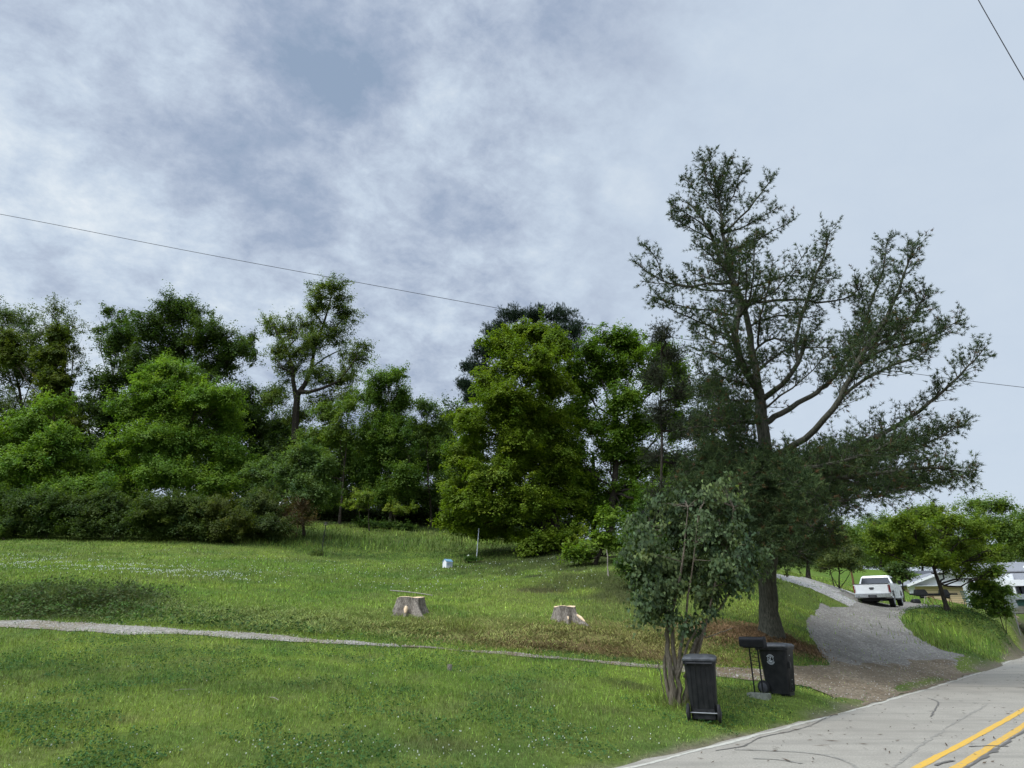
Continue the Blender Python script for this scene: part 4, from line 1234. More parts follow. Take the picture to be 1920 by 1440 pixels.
tree('understory_shrub', 'dark shrub deep in shade behind the lilac', 'shrub', 1290, 30,
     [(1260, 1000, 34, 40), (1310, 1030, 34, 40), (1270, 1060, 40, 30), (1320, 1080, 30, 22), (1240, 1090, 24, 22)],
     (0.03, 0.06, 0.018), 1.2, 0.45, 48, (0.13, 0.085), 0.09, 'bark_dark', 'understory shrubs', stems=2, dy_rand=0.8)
# bare dark trunk seen under the maples and a post
def lone_trunk(px, py0, Y, top_py, r, name, label, cat, m_, group=None):
    g = gpt(px, Y)
    e = at(px - 6, top_py, Y) - g
    o = MB().tube(wobble((0, 0, -0.1), e, 7, 0.03), [r * 1.25, r, r * .95, r * .9, r * .8, r * .7, r * .5], 9, jitter=0.06).build(name, m_, None, True)
    o.location = tuple(g)
    tag(o, label, cat, group)
    return o
lone_trunk(1118, 1060, 47, 850, 0.2, 'dead_trunk', 'dark slim trunk standing right of the big maple', 'tree', M['bark_dark'])
lone_trunk(1043, 1022, 50, 760, 0.34, 'dead_trunk', 'straight dark trunk seen against the lighter lawn beyond', 'tree', M['bark_dark'])
lone_trunk(1143, 1078, 31, 1030, 0.035, 'garden_stake', 'thin pale stake in the shade under the maples', 'stake', M['wood_grey'])

# right hand background
GR = 'trees behind the driveway'
tree('locust_tree', 'leaning dark-trunked locust with feathery crown between truck and house', 'tree', 1766, 36,
     [(1740, 962, 46, 18), (1698, 982, 42, 18), (1790, 980, 46, 20), (1655, 1000, 34, 16), (1832, 1000, 30, 20), (1722, 1012, 52, 20), (1790, 1018, 52, 20), (1850, 1034, 26, 14), (1680, 1034, 36, 14), (1745, 1044, 46, 14), (1815, 1052, 32, 10), (1868, 1066, 20, 8), (1640, 1022, 20, 12), (1775, 1062, 26, 7), (1812, 1070, 24, 7), (1850, 1078, 26, 8)],
     (0.078, 0.135, 0.02), 0.95, 0.42, 50, (0.15, 0.06), 0.17, 'bark_dark', GR, hole=0.2, depth=1.0, trunk_to=(1735, 1000, 36), drip=0.5,
     limbs=[[(1745, 1060, 0, .13), (1728, 1020, 0, .1), (1705, 995, 0, .07), (1690, 975, 0, .04)], [(1742, 1050, 0, .12), (1765, 1010, 0, .08), (1790, 985, 0, .05)]])
tree('bush', 'leafy bush on the bank right of the locust', 'shrub', 1862, 37,
     [(1852, 1112, 22, 14, 0), (1872, 1130, 20, 18, 0), (1838, 1128, 18, 14, 0), (1885, 1146, 12, 12, 0), (1868, 1148, 18, 12, 0), (1880, 1108, 20, 8, 0), (1830, 1100, 22, 8, 0), (1858, 1095, 20, 8, 0)],
     (0.06, 0.12, 0.022), 1.2, 0.3, 44, (0.13, 0.07), 0.05, 'bark_dark', GR, stems=2, twigs=4)
for px, Y, L_, lab, cc_ in (
        (1650, 95, [(1650, 985, 50, 26), (1620, 1010, 40, 26), (1680, 1005, 46, 26), (1650, 1030, 50, 26)], 'distant green tree behind the meadow, left of the locust', (0.07, 0.13, 0.03)),
        (1730, 100, [(1725, 975, 46, 22), (1760, 1000, 50, 30), (1710, 1020, 50, 34)], 'distant tree seen behind the locust crown', (0.055, 0.10, 0.026)),
        (1850, 78, [(1830, 950, 34, 16), (1868, 952, 34, 18), (1850, 985, 46, 30), (1890, 1000, 40, 34), (1870, 1035, 40, 24), (1820, 1030, 30, 26)], 'rounded tree rising behind the white house', (0.068, 0.125, 0.028)),
        (1935, 84, [(1925, 975, 36, 26), (1945, 1010, 40, 40), (1915, 1025, 26, 26)], 'tree cut by the right edge above the white house', (0.07, 0.13, 0.03)),
        (1575, 88, [(1570, 1000, 40, 30), (1600, 1030, 40, 26), (1540, 1030, 50, 30)], 'distant tree showing below the pine branches', (0.07, 0.13, 0.032)),
        (1480, 84, [(1480, 1020, 60, 36), (1420, 1020, 60, 36), (1350, 1010, 60, 40)], 'distant dark tree behind the large pine trunk', (0.035, 0.06, 0.02)),
        (1630, 112, [(1600, 1030, 50, 18), (1660, 1036, 50, 20), (1700, 1040, 46, 22), (1560, 1040, 50, 20), (1620, 1052, 60, 14), (1690, 1054, 60, 14), (1560, 1054, 50, 14)], 'low distant tree closing the far end of the meadow', (0.06, 0.11, 0.03)),
        (1790, 100, [(1770, 1040, 50, 24), (1830, 1030, 50, 28), (1880, 1040, 50, 24), (1920, 1030, 40, 30), (1740, 1050, 46, 18)], 'low distant tree behind the garage roof', (0.055, 0.10, 0.028)),
        (1520, 100, [(1500, 1050, 50, 18), (1450, 1050, 50, 18), (1400, 1040, 50, 24)], 'low distant tree seen under the huge pine', (0.045, 0.085, 0.024)),
        (1290, 60, [(1280, 960, 60, 50), (1230, 1000, 40, 34), (1330, 990, 50, 40)], 'dark tree in the shade behind the lilac and pine', (0.03, 0.058, 0.018))):
    tree('background_tree', lab, 'tree', px, Y, L_, cc_, 1.0, 0.9, 44, (0.24, 0.15), 0.26, 'bark_dark', GR)
tree('fan_shaped_tree', 'small grey-green tree fanning out from several stems beside the lane', 'tree', 1572, 44,
     [(1570, 1012, 32, 14), (1548, 1034, 26, 16), (1596, 1036, 26, 18), (1572, 1050, 34, 16), (1548, 1062, 20, 10), (1600, 1062, 18, 9)],
     (0.055, 0.085, 0.032), 0.85, 0.4, 44, (0.13, 0.07), 0.14, 'bark_dark', GR, stems=5, twigs=8, depth=1.0)
tree('small_tree', 'dark small tree with a stout trunk where the lane meets the pine shade', 'tree', 1517, 46,
     [(1500, 1036, 30, 14), (1530, 1036, 28, 14), (1470, 1044, 26, 10), (1515, 1020, 40, 14)],
     (0.032, 0.055, 0.02), 1.0, 0.5, 46, (0.14, 0.08), 0.24, 'bark_dark', GR, depth=1.0, trunk_to=(1515, 1030, 46))
tree('ornamental_tree', 'small drooping tree on the lawn right behind the truck', 'tree', 1688, 50,
     [(1676, 1070, 22, 9, 0), (1700, 1078, 18, 10, 0), (1672, 1086, 14, 7, 0), (1690, 1062, 20, 8, 0)],
     (0.045, 0.085, 0.024), 1.2, 0.4, 40, (0.14, 0.08), 0.09, 'bark_dark', GR)
lone_trunk(1602, 1098, 48, 1068, 0.09, 'dead_trunk', 'short reddish trunk on the meadow left of the truck', 'tree', M['wood_brown'])

# ------------------------------------------------------------------ the lilac
def lilac():
    Y = 12.75
    g = ground(1266, 1322)
    Y = g[1]
    root = empty('lilac', tuple(g))
    tag(root, 'multi-stemmed lilac with grey-green leaves beside the left trash bin', 'shrub')
    Lb = [(1232, 968, 34, 20), (1285, 945, 36, 20), (1330, 930, 26, 14), (1368, 952, 34, 22), (1212, 1015, 38, 26), (1275, 1000, 50, 32), (1340, 1000, 50, 32), (1400, 1030, 28, 18), (1230, 1065, 44, 30), (1295, 1060, 50, 34), (1358, 1062, 46, 30),
          (1412, 1062, 22, 22), (1250, 1112, 46, 26), (1225, 1150, 28, 20), (1318, 1112, 40, 24), (1385, 1095, 26, 16), (1262, 1160, 20, 16), (1195, 1085, 20, 14), (1300, 1160, 14, 12), (1290, 1190, 9, 10), (1190, 975, 16, 12), (1350, 905, 12, 8), (1425, 1035, 16, 14), (1335, 1150, 12, 10), (1205, 1130, 14, 12), (1395, 970, 16, 12), (1180, 1040, 12, 14), (1245, 935, 16, 8)]
    lobes = px_lobes([list(q) + [random.uniform(-0.6, 0.6)] for q in Lb], Y, 1.0)
    P_, N_, T_, C_ = crown_points([(c, r * 1.12) for c, r in lobes], 2.0, 0.2, 40, 0.6, 1.6, 0.1, 0.5, 0.45)
    N_ = N_ * np.array([1.5, 1.5, 0.45]) + np.array([0, -0.25, 0])
    n = len(P_)
    # heart shaped leaf of six corners, tip hanging down
    nr = N_ / np.linalg.norm(N_, axis=1, keepdims=True)
    r = rng.normal(0, 0.5, (n, 3)) + np.array([0, 0, -1.0])
    t_ = r - nr * (r * nr).sum(1, keepdims=True); t_ /= np.linalg.norm(t_, axis=1, keepdims=True)
    b_ = np.cross(nr, t_)
    s = rng.uniform(0.6, 1.25, (n, 1)) * 0.074
    f = nr * s * 0.16
    p = P_ - g
    V = np.stack([p - t_ * s * 0.42, p - t_ * s * 0.48 + b_ * s * 0.26 + f, p - t_ * s * 0.1 + b_ * s * 0.38 + f, p + t_ * s * 0.55, p - t_ * s * 0.1 - b_ * s * 0.38 + f, p - t_ * s * 0.48 - b_ * s * 0.26 + f], 1)
    print('lilac leaves', n)
    link_mesh('crown', np_mesh('crown', V, leaf_colors(n, (0.085, 0.122, 0.052), T_, 0.28, 0.10)), M['leaf'], root)
    mb = MB()
    A = lambda px, py, d=0.0: at(px, py, Y + d) - g
    stems = [
        ([(1262, 1328, 0), (1261, 1290, 0), (1256, 1250, 0), (1250, 1200, .05), (1252, 1170, .1), (1240, 1110, .2), (1225, 1040, .2), (1215, 990, .3)], .075),
        ([(1270, 1330, .02), (1274, 1290, .02), (1266, 1250, .02), (1262, 1190, 0), (1260, 1150, 0), (1275, 1080, -.2), (1285, 1000, -.2), (1290, 950, -.3)], .065),
        ([(1280, 1328, 0.08), (1290, 1290, .1), (1292, 1250, .1), (1300, 1215, .15), (1318, 1175, .2), (1322, 1120, .3), (1340, 1050, .4), (1350, 960, .5)], .07),
        ([(1285, 1322, .15), (1300, 1280, .2), (1303, 1240, .25), (1312, 1195, .3), (1322, 1165, .3), (1352, 1140, .3), (1372, 1105, .35), (1400, 1060, .4)], .06),
        ([(1258, 1325, .12), (1250, 1285, .15), (1246, 1240, .2), (1252, 1210, .2), (1256, 1150, .3), (1235, 1100, .5), (1205, 1040, .6)], .045),
        ([(1272, 1270, -.05), (1280, 1240, -.08), (1292, 1205, -.1), (1306, 1180, -.12), (1325, 1196, -.15), (1350, 1185, -.2), (1372, 1178, -.2)], .03),
        ([(1270, 1265, .0), (1276, 1220, .0), (1283, 1180, .0), (1290, 1120, .0), (1300, 1050, -.3), (1310, 960, -.4)], .04),
        ([(1282, 1270, .1), (1300, 1245, .1), (1316, 1200, .1), (1330, 1140, .0), (1345, 1080, -.1), (1370, 1000, -.2), (1375, 950, -.2)], .035),
        ([(1296, 1325, .2), (1294, 1300, .22), (1290, 1270, .2), (1296, 1240, .2)], .03),
        ([(1250, 1320, .05), (1243, 1290, .0), (1238, 1262, -.05), (1232, 1240, -.1)], .009)]
    tips = []
    for pl, r0 in stems:
        q = [A(*c) for c in pl]
        # subdivide with a wobble
        qq = []
        for a_, b_2 in zip(q[:-1], q[1:]):
            for k in range(3):
                qq.append(a_ + (b_2 - a_) * k / 3 + rng.normal(0, 0.008, 3))
        qq.append(q[-1])
        m_ = len(qq)
        mb.tube(qq, [max(.006, r0 * 0.85 * (1.15 - 1.1 * (i / m_) ** 0.8)) + 0.003 for i in range(m_)], 9, jitter=0.16)
        tips += qq[m_ // 2:]
    tips = np.array(tips)
    cl = C_ - g
    for k in rng.choice(len(cl), 230, replace=False):
        e = cl[k]
        below = tips[tips[:, 2] < e[2] + 0.05] if (tips[:, 2] < e[2] + 0.05).any() else tips
        i = np.argmin(((below - e) ** 2).sum(1))
        if np.linalg.norm(below[i] - e) < 1.3:
            mb.tube(wobble(below[i], e, 4, 0.02), [0.010, 0.008, 0.006, 0.003], 4, cap=False)
    mb.build('stems', M['lilac_bark'], root, True)
lilac()

# ------------------------------------------------------------------ conifers
def needles(tips, dirs, n, L_, W, spread=0.9):
    """tufts of needles: tips (m,3), dirs (m,3)"""
    m_ = len(tips)
    d = dirs[:, None] + rng.normal(0, spread, (m_, n, 3))
    d /= np.linalg.norm(d, axis=2, keepdims=True)
    l = L_ * rng.uniform(0.6, 1.2, (m_, n, 1))
    s = np.cross(d, rng.normal(0, 1, (m_, n, 3))); s /= np.linalg.norm(s, axis=2, keepdims=True) + 1e-9
    p = np.repeat(tips[:, None], n, 1) + rng.normal(0, 0.012, (m_, n, 3))
    V = np.stack([p - s * W / 2, p + s * W / 2, p + d * l], 2)
    return V.reshape(-1, 3, 3)

def zp(a, b, c=0.0):
    return (1150 + a / 2.249, 260 + b / 2.249, c)

def pine():
    g = ground(1443, 1190)
    Y0 = g[1]
    root = empty('pine_tree', tuple(g))
    tag(root, 'huge open-branched pine with upswept limbs beside the gravel driveway', 'tree')
    mb = MB()
    A = lambda px, py, d=0.0: at(px, py, Y0 + d) - g
    # trunk and stems: (points, base radius, tip radius, foliage from fraction, density, side length)
    T = []
    T.append(([(1446, 1200, 0), (1443, 1180, 0), (1441, 1120, 0), (1440, 1040, 0), (1438, 950, 0)] + [zp(640, 1350), zp(628, 1180), zp(612, 1060)], .31, .19, 9, 0, 0))
    T.append(([zp(612, 1060), zp(570, 1000, -.3), zp(535, 950, -.5), zp(512, 850, -.5), zp(515, 770, -.3), zp(542, 700, 0), zp(505, 600, 0), zp(455, 500, 0), zp(420, 430, 0.2), zp(395, 370, .3), zp(360, 310, .5), zp(310, 270, .8)], .15, .03, .70, 1.2, 1.1))
    T.append(([zp(612, 1060), zp(600, 980, .3), zp(585, 900, .5), zp(568, 800, .5), zp(560, 730, .4), zp(530, 650, .2), zp(500, 590, .1), zp(475, 480, 0), zp(460, 380, 0), zp(448, 260, 0), zp(430, 150, 0), zp(402, 92, 0)], .145, .02, .66, 1.8, 1.2))
    T.append(([zp(640, 1110, .2), zp(690, 1070, -.5), zp(740, 1010, -1), zp(790, 940, -1.4), zp(815, 860, -1.6), zp(812, 830, -1.7)], .11, .05, .5, 1.3, 1.0))
    T.append(([zp(775, 960, -1.2), zp(760, 910, -1.3), zp(775, 820, -1.4), zp(800, 720, -1.5), zp(835, 630, -1.5), zp(875, 540, -1.5), zp(905, 440, -1.5), zp(912, 390, -1.5)], .065, .018, .30, 1.5, 1.25))
    T.append(([zp(650, 1200, 0), zp(720, 1160, .6), zp(800, 1100, 1.2), zp(880, 1060, 1.6), zp(940, 1000, 2.0), zp(1000, 890, 2.2), zp(1060, 780, 2.3), zp(1100, 660, 2.4), zp(1140, 540, 2.4), zp(1155, 430, 2.4)], .115, .018, .40, 1.7, 1.35))
    T.append(([zp(655, 1345, 0), zp(740, 1310, -.8), zp(820, 1260, -1.5), zp(890, 1190, -2.1), zp(950, 1110, -2.5), zp(1000, 1000, -2.8), zp(1070, 880, -3), zp(1150, 760, -3.1), zp(1210, 640, -3.2), zp(1240, 530, -3.2), zp(1262, 440, -3.2)], .12, .018, .42, 1.7, 1.35))
    T.append(([zp(960, 1020, -2.6), zp(1060, 920, -2), zp(1180, 880, -1.6), zp(1300, 850, -1.4), zp(1390, 820, -1.2), zp(1455, 770, -1)], .07, .015, .18, 1.7, 1.2))
    T.append(([zp(940, 1080, -2.4), zp(1060, 1010, -3), zp(1180, 950, -3.4), zp(1290, 920, -3.6), zp(1370, 890, -3.6), zp(1330, 860, -3.6)], .06, .015, .15, 1.6, 1.1))
    T.append(([zp(655, 1420, 0), zp(800, 1370, -1), zp(980, 1310, -1.8), zp(1150, 1240, -2.2), zp(1280, 1160, -2.5), zp(1400, 1060, -2.8), zp(1490, 970, -3), zp(1560, 890, -3)], .12, .015, .22, 1.5, 1.1))
    T.append(([zp(650, 1400, 0), zp(820, 1400, 1), zp(1000, 1390, 1.8), zp(1160, 1340, 2.3), zp(1300, 1290, 2.6), zp(1420, 1240, 2.8), zp(1500, 1180, 3)], .11, .015, .2, 1.4, 1.1))
    T.append(([(1440, 905, 0), (1520, 900, -1.5), (1610, 895, -2.5), (1700, 880, -3), (1770, 870, -3.3), (1800, 896, -3.4), (1825, 890, -3.5)], .11, .015, .15, 3.0, 1.2))
    T.append(([(1440, 890, 0), (1530, 870, 1), (1620, 850, 2), (1700, 830, 2.6), (1745, 812, 3), (1790, 800, 3)], .1, .015, .15, 2.3, 1.1))
    T.append(([(1440, 925, 0), (1530, 925, 1), (1630, 915, 2), (1720, 905, 2.5), (1780, 900, 2.6)], .1, .015, .15, 3.0, 1.1))
    T.append(([(1440, 870, 0), (1500, 880, -2), (1570, 870, -3.3), (1640, 845, -4), (1700, 820, -4.3)], .09, .015, .15, 2.6, 1.2))
    T.append(([(1440, 930, 0), (1510, 945, -2), (1580, 940, -3), (1660, 925, -3.6), (1720, 915, -3.8)], .09, .015, .15, 3.2, 1.0))
    # up-right inner limbs
    T.append(([zp(640, 1000, .3), zp(700, 900, 1), zp(790, 860, 1.6), zp(870, 800, 2)], .06, .015, .2, 1.3, 1.1))
    T.append(([zp(540, 690, 0), zp(640, 690, -.6), zp(760, 670, -1), zp(880, 690, -1.2), zp(980, 690, -1.4), zp(1050, 620, -1.5)], .07, .015, .15, 1.5, 1.0))
    T.append(([zp(530, 640, 0), zp(600, 620, .5), zp(680, 590, 1), zp(760, 570, 1.2), zp(850, 590, 1.3), zp(950, 590, 1.3)], .05, .015, .15, 1.3, .9))
    T.append(([zp(560, 800, .5), zp(620, 760, 1), zp(700, 740, 1.5), zp(790, 760, 2), zp(860, 750, 2)], .05, .015, .15, 1.2, 1.0))
    T.append(([zp(585, 900, .5), zp(650, 830, -.5), zp(720, 850, -1.2), zp(860, 900, -1.8), zp(930, 880, -2)], .05, .015, .15, 1.3, 1.0))
    T.append(([zp(880, 1060, 1.6), zp(960, 980, .5), zp(1040, 900, 0), zp(1130, 850, 0), zp(1240, 760, 0), zp(1320, 700, 0)], .06, .015, .2, 1.6, 1.1))
    T.append(([zp(1000, 890, 2.2), zp(1090, 830, 2.6), zp(1180, 800, 2.8), zp(1260, 760, 3)], .04, .012, .2, 1.4, 1.0))
    T.append(([zp(1070, 880, -3), zp(1180, 850, -3), zp(1270, 740, -3), zp(1320, 640, -3)], .04, .012, .2, 1.5, 1.0))
    T.append(([zp(990, 940, -1), zp(1030, 820, -1.2), zp(1080, 700, -1.3), zp(1020, 610, -1.4)], .04, .012, .2, 1.2, .9))
    # crown top side limbs
    T.append(([zp(470, 400, 0), zp(540, 330, -.4), zp(600, 270, -.7), zp(640, 200, -.9), zp(680, 150, -1)], .05, .012, .2, 1.0, .7))
    T.append(([zp(480, 410, 0), zp(560, 370, .4), zp(630, 330, .7), zp(690, 290, .8)], .04, .012, .25, 1.1, .6))
    T.append(([zp(560, 450, -.2), zp(640, 410, -.3), zp(700, 380, -.3), zp(765, 340, -.3)], .035, .01, .1, .8, .45))
    T.append(([zp(480, 480, 0), zp(540, 460, 0), zp(600, 440, 0), zp(640, 410, -.2)], .04, .02, .1, 1.1, .6))
    T.append(([zp(455, 330, 0), zp(500, 250, .5), zp(530, 180, .7), zp(545, 120, .8)], .04, .012, .2, 1.5, .8))
    T.append(([zp(445, 240, 0), zp(470, 160, .3), zp(485, 100, .4), zp(495, 78, .4)], .03, .01, .1, 1.5, .6))
    T.append(([zp(445, 260, 0), zp(400, 200, -.4), zp(375, 120, -.6), zp(375, 80, -.6)], .035, .01, .15, 1.5, .7))
    T.append(([zp(450, 320, 0), zp(380, 260, .5), zp(330, 200, .8), zp(290, 160, 1)], .035, .01, .2, 1.5, .7))
    T.append(([zp(420, 430, .2), zp(350, 390, .3), zp(290, 360, .4), zp(235, 320, .5)], .035, .01, .15, 1.6, .7))
    T.append(([zp(400, 380, .3), zp(330, 330, -.3), zp(280, 290, -.6), zp(240, 270, -.8)], .03, .01, .2, 1.6, .7))
    T.append(([zp(470, 560, 0), zp(430, 500, -.4), zp(380, 470, -.8), zp(330, 430, -1)], .04, .01, .2, 1.4, .7))
    T.append(([zp(500, 590, 0), zp(540, 520, .3), zp(580, 500, .5), zp(600, 450, .6)], .04, .01, .2, 1.5, .7))
    # left limbs
    T.append(([zp(470, 610, 0), zp(400, 610, -.8), zp(300, 630, -1.4), zp(220, 610, -1.7), zp(150, 570, -1.9), zp(90, 520, -2)], .06, .012, .35, 1.0, .7))
    T.append(([zp(230, 610, -1.7), zp(200, 560, -1.8), zp(190, 500, -1.8), zp(120, 440, -1.9)], .025, .01, .2, 1.0, .5))
    T.append(([zp(495, 635, 0), zp(430, 645, .8), zp(350, 635, 1.5), zp(260, 600, 2), zp(200, 620, 2.3), zp(120, 600, 2.5)], .05, .012, .3, 1.1, .8))
    T.append(([zp(420, 590, 0), zp(360, 580, .5), zp(310, 550, .8)], .03, .01, .2, 1.2, .5))
    T.append(([zp(525, 740, -.2), zp(440, 725, -1), zp(340, 720, -1.6), zp(240, 700, -2), zp(150, 660, -2.2)], .05, .012, .25, 1.1, .8))
    T.append(([zp(505, 860, -.5), zp(420, 800, -1), zp(340, 760, -1.5), zp(260, 730, -2), zp(180, 690, -2)], .045, .012, .3, 1.0, .8))
    T.append(([zp(515, 880, -.5), zp(450, 870, .6), zp(380, 830, 1.3), zp(320, 800, 1.8)], .045, .012, .15, 1.3, .9))
    T.append(([zp(535, 950, -.5), zp(460, 930, -1.3), zp(400, 900, -2), zp(330, 880, -2.4)], .045, .012, .15, 1.1, .9))
    T.append(([zp(595, 1040, 0), zp(520, 1020, -1.2), zp(440, 1000, -2), zp(360, 990, -2.5)], .05, .012, .15, 1.5, 1.0))
    T.append(([zp(610, 1110, 0), zp(540, 1110, .8), zp(460, 1090, 1.6), zp(380, 1050, 2.2), zp(330, 1060, 2.5)], .05, .012, .15, 1.8, 1.0))
    T.append(([zp(615, 1180, 0), zp(540, 1190, -1), zp(460, 1180, -2), zp(390, 1170, -2.6)], .05, .012, .15, 1.8, 1.0))
    # heavy lower skirts
    low = [((1438, 850), (1380, 850), (1330, 870), (1290, 880), -1.5, 2.0), ((1438, 870), (1380, 890), (1320, 910), (1280, 935), -3.0, 2.3), ((1438, 880), (1390, 900), (1340, 920), (1300, 950), 2.0, 2.3),
           ((1440, 900), (1400, 930), (1350, 960), (1310, 1000), -3.5, 2.2), ((1440, 910), (1410, 950), (1380, 1000), (1350, 1045), -4.2, 2.0), ((1440, 930), (1430, 970), (1425, 1010), (1420, 1048), -4.6, 2.0),
           ((1440, 930), (1465, 970), (1485, 1010), (1500, 1040), -4.4, 2.0), ((1440, 910), (1490, 940), (1530, 970), (1560, 1000), -3.4, 2.0), ((1440, 920), (1490, 960), (1530, 1000), (1550, 1030), -1.0, 2.0),
           ((1440, 940), (1400, 980), (1370, 1020), (1340, 1060), -1.0, 2.0), ((1440, 950), (1450, 990), (1460, 1030), (1470, 1060), 2.5, 2.0), ((1440, 940), (1410, 980), (1390, 1020), (1380, 1055), 3.0, 2.0),
           ((1440, 890), (1480, 910), (1540, 930), (1590, 955), 2.5, 2.0), ((1440, 960), (1400, 1000), (1350, 1020), (1310, 1050), 1.5, 2.0), ((1438, 830), (1400, 820), (1350, 830), (1310, 840), 2.0, 1.8), ((1438, 900), (1470, 930), (1500, 960), (1520, 990), -4.8, 1.8),
           ((1438, 860), (1410, 890), (1380, 930), (1350, 960), -4.8, 1.8), ((1438, 850), (1460, 880), (1490, 910), (1530, 930), -4.9, 1.6)]
    for (a_, b_, c_, d_, dy, dn) in low:
        T.append(([(*a_, 0), (*b_, dy * .4), (*c_, dy * .75), (*d_, dy)], .06, .012, .12, dn * 2.2, 0.95))
    for (a_, b_, c_, d_, dy, dn) in (((1438, 860), (1380, 870), (1320, 890), (1270, 900), .5, 1.8), ((1440, 940), (1480, 930), (1560, 900), (1640, 870), 3.5, 1.8), ((1440, 880), (1560, 860), (1650, 840), (1740, 850), -1.5, 2.2), ((1440, 930), (1560, 910), (1660, 900), (1750, 890), -2.2, 2.2), ((1438, 800), (1390, 790), (1340, 800), (1300, 800), -2, 1.8), ((1438, 920), (1500, 900), (1590, 885), (1680, 885), 0.3, 2.2), ((1438, 780), (1400, 760), (1350, 750), (1310, 740), 1.5, 1.5)):
        T.append(([(*a_, 0), (*b_, dy * .4), (*c_, dy * .75), (*d_, dy)], .06, .012, .12, dn, 1.0))
    tips, dirs = [], []
    crisp = []
    # limbs reaching towards and away from the road, filling the middle of the crown
    zref = [A(*c) for c in (zp(628, 1180), zp(612, 1060), zp(575, 920), zp(560, 780), zp(530, 660), zp(490, 560), zp(470, 450))]
    for k in range(24):
        b0 = zref[k % 6] + (zref[k % 6 + 1] - zref[k % 6]) * random.random()
        hf = (k % 6) / 6
        an = random.choice((90, -90)) + random.uniform(-62, 40)
        ln = random.uniform(2.2, 4.6) * (1.05 - 0.55 * hf)
        d_ = np.array([math.cos(R(an)), math.sin(R(an)), 0.25])
        if d_[0] < 0: d_[0] *= 0.6
        pl3 = [b0, b0 + d_ * ln * .33, b0 + d_ * ln * .66 + [0, 0, ln * .05], b0 + d_ * ln + [0, 0, ln * .22]]
        T.append((pl3, .045, .01, .15, 0.75, 1.0))
    spine = []
    for (pl, r0, r1, ff, dn, sl_) in T:
        q = np.array([A(*c) for c in pl]) if isinstance(pl[0], tuple) else np.array(pl)
        if len(spine) > 1:
            sp_ = np.concatenate(spine)
            q[0] = sp_[np.argmin(((sp_ - q[0]) ** 2).sum(1))]
        d = np.concatenate([[0], np.cumsum(np.linalg.norm(np.diff(q, axis=0), axis=1))])
        n = max(6, int(d[-1] / 0.4))
        s = np.linspace(0, d[-1], n)
        qq = np.stack([np.interp(s, d, q[:, k]) for k in range(3)], 1)
        for _ in range(2):
            qq[1:-1] = (qq[:-2] + 2 * qq[1:-1] + qq[2:]) / 4
        qq[1:-1] += rng.normal(0, 0.02, (n - 2, 3))
        rr = [r1 + (r0 - r1) * (1 - i / (n - 1)) ** 0.9 for i in range(n)]
        if r0 > 0.3:
            rr[0] = 0.50; rr[1] = 0.36
        mb.tube(qq, rr, 11 if r0 > .1 else 6, jitter=0.05)
        if r0 > 0.035: spine.append(qq[:-1] if len(spine) else qq)
        if dn == 0:
            continue
        L_tot = d[-1]
        ff = ff * 0.72
        nb = int((L_tot * (1 - ff)) / 0.118 * dn)
        for k in range(nb):
            f = ff + (1 - ff) * (k + random.random()) / nb
            i = min(n - 2, int(f * (n - 1)))
            p = qq[i] + (qq[i + 1] - qq[i]) * random.random()
            tg = qq[i + 1] - qq[i]; tg = tg / (np.linalg.norm(tg) + 1e-9)
            rd = rng.normal(0, 1, 3); rd -= tg * (rd @ tg); rd /= np.linalg.norm(rd)
            dr = tg * 0.55 + rd * 0.85 + np.array([0, 0, 0.18])
            dr /= np.linalg.norm(dr)
            ln = sl_ * random.uniform(0.35, 1.0) * (1.1 - 0.55 * f)
            m_ = max(3, int(ln / 0.16))
            pts_ = []
            c = p.copy()
            for j in range(m_ + 1):
                pts_.append(c.copy())
                dr = dr + np.array([0, 0, 0.10]) + rng.normal(0, 0.09, 3)
                dr /= np.linalg.norm(dr)
                c = c + dr * ln / m_
            mb.tube([pts_[0], pts_[m_ // 2], pts_[-1]], [0.016, 0.011, 0.005], 3, cap=False)
            for j in range(1, m_ + 1):
                if j >= m_ * 0.3:
                    tips.append(pts_[j] + rng.normal(0, 0.03, 3)); dirs.append(dr + rng.normal(0, 0.3, 3))
                # twiglets
                if j >= 1 and random.random() < 0.75:
                    sd_ = rng.normal(0, 1, 3); sd_ /= np.linalg.norm(sd_)
                    dd = dr * 0.6 + sd_ * 0.7 + np.array([0, 0, 0.2]); dd /= np.linalg.norm(dd)
                    tl = random.uniform(0.12, 0.34)
                    tips.append(pts_[j] + dd * tl); dirs.append(dd)
                    if tl > 0.2:
                        tips.append(pts_[j] + dd * tl * 0.55); dirs.append(dd)
            tips.append(pts_[-1]); dirs.append(dr)
        tips.append(qq[-1]); dirs.append(qq[-1] - qq[-2])
    tips = np.array(tips); dirs = np.array(dirs)
    dirs /= np.linalg.norm(dirs, axis=1, keepdims=True) + 1e-9
    print('pine tufts', len(tips))
    V = needles(tips, dirs, 11, 0.145, 0.0175, 0.8)
    tone = np.repeat(rng.normal(0, 1, len(tips)), 11)
    c = leaf_colors(len(V), (0.052, 0.078, 0.030), tone, 0.22, 0.10)
    brown = np.repeat(rng.random(len(tips)) < 0.05, 11)
    c[brown] = np.array([0.11, 0.065, 0.03])
    link_mesh('crown', np_mesh('crown', V, c), M['needle'], root)
    mb.build('trunk', M['pine_bark'], root, True)
pine()

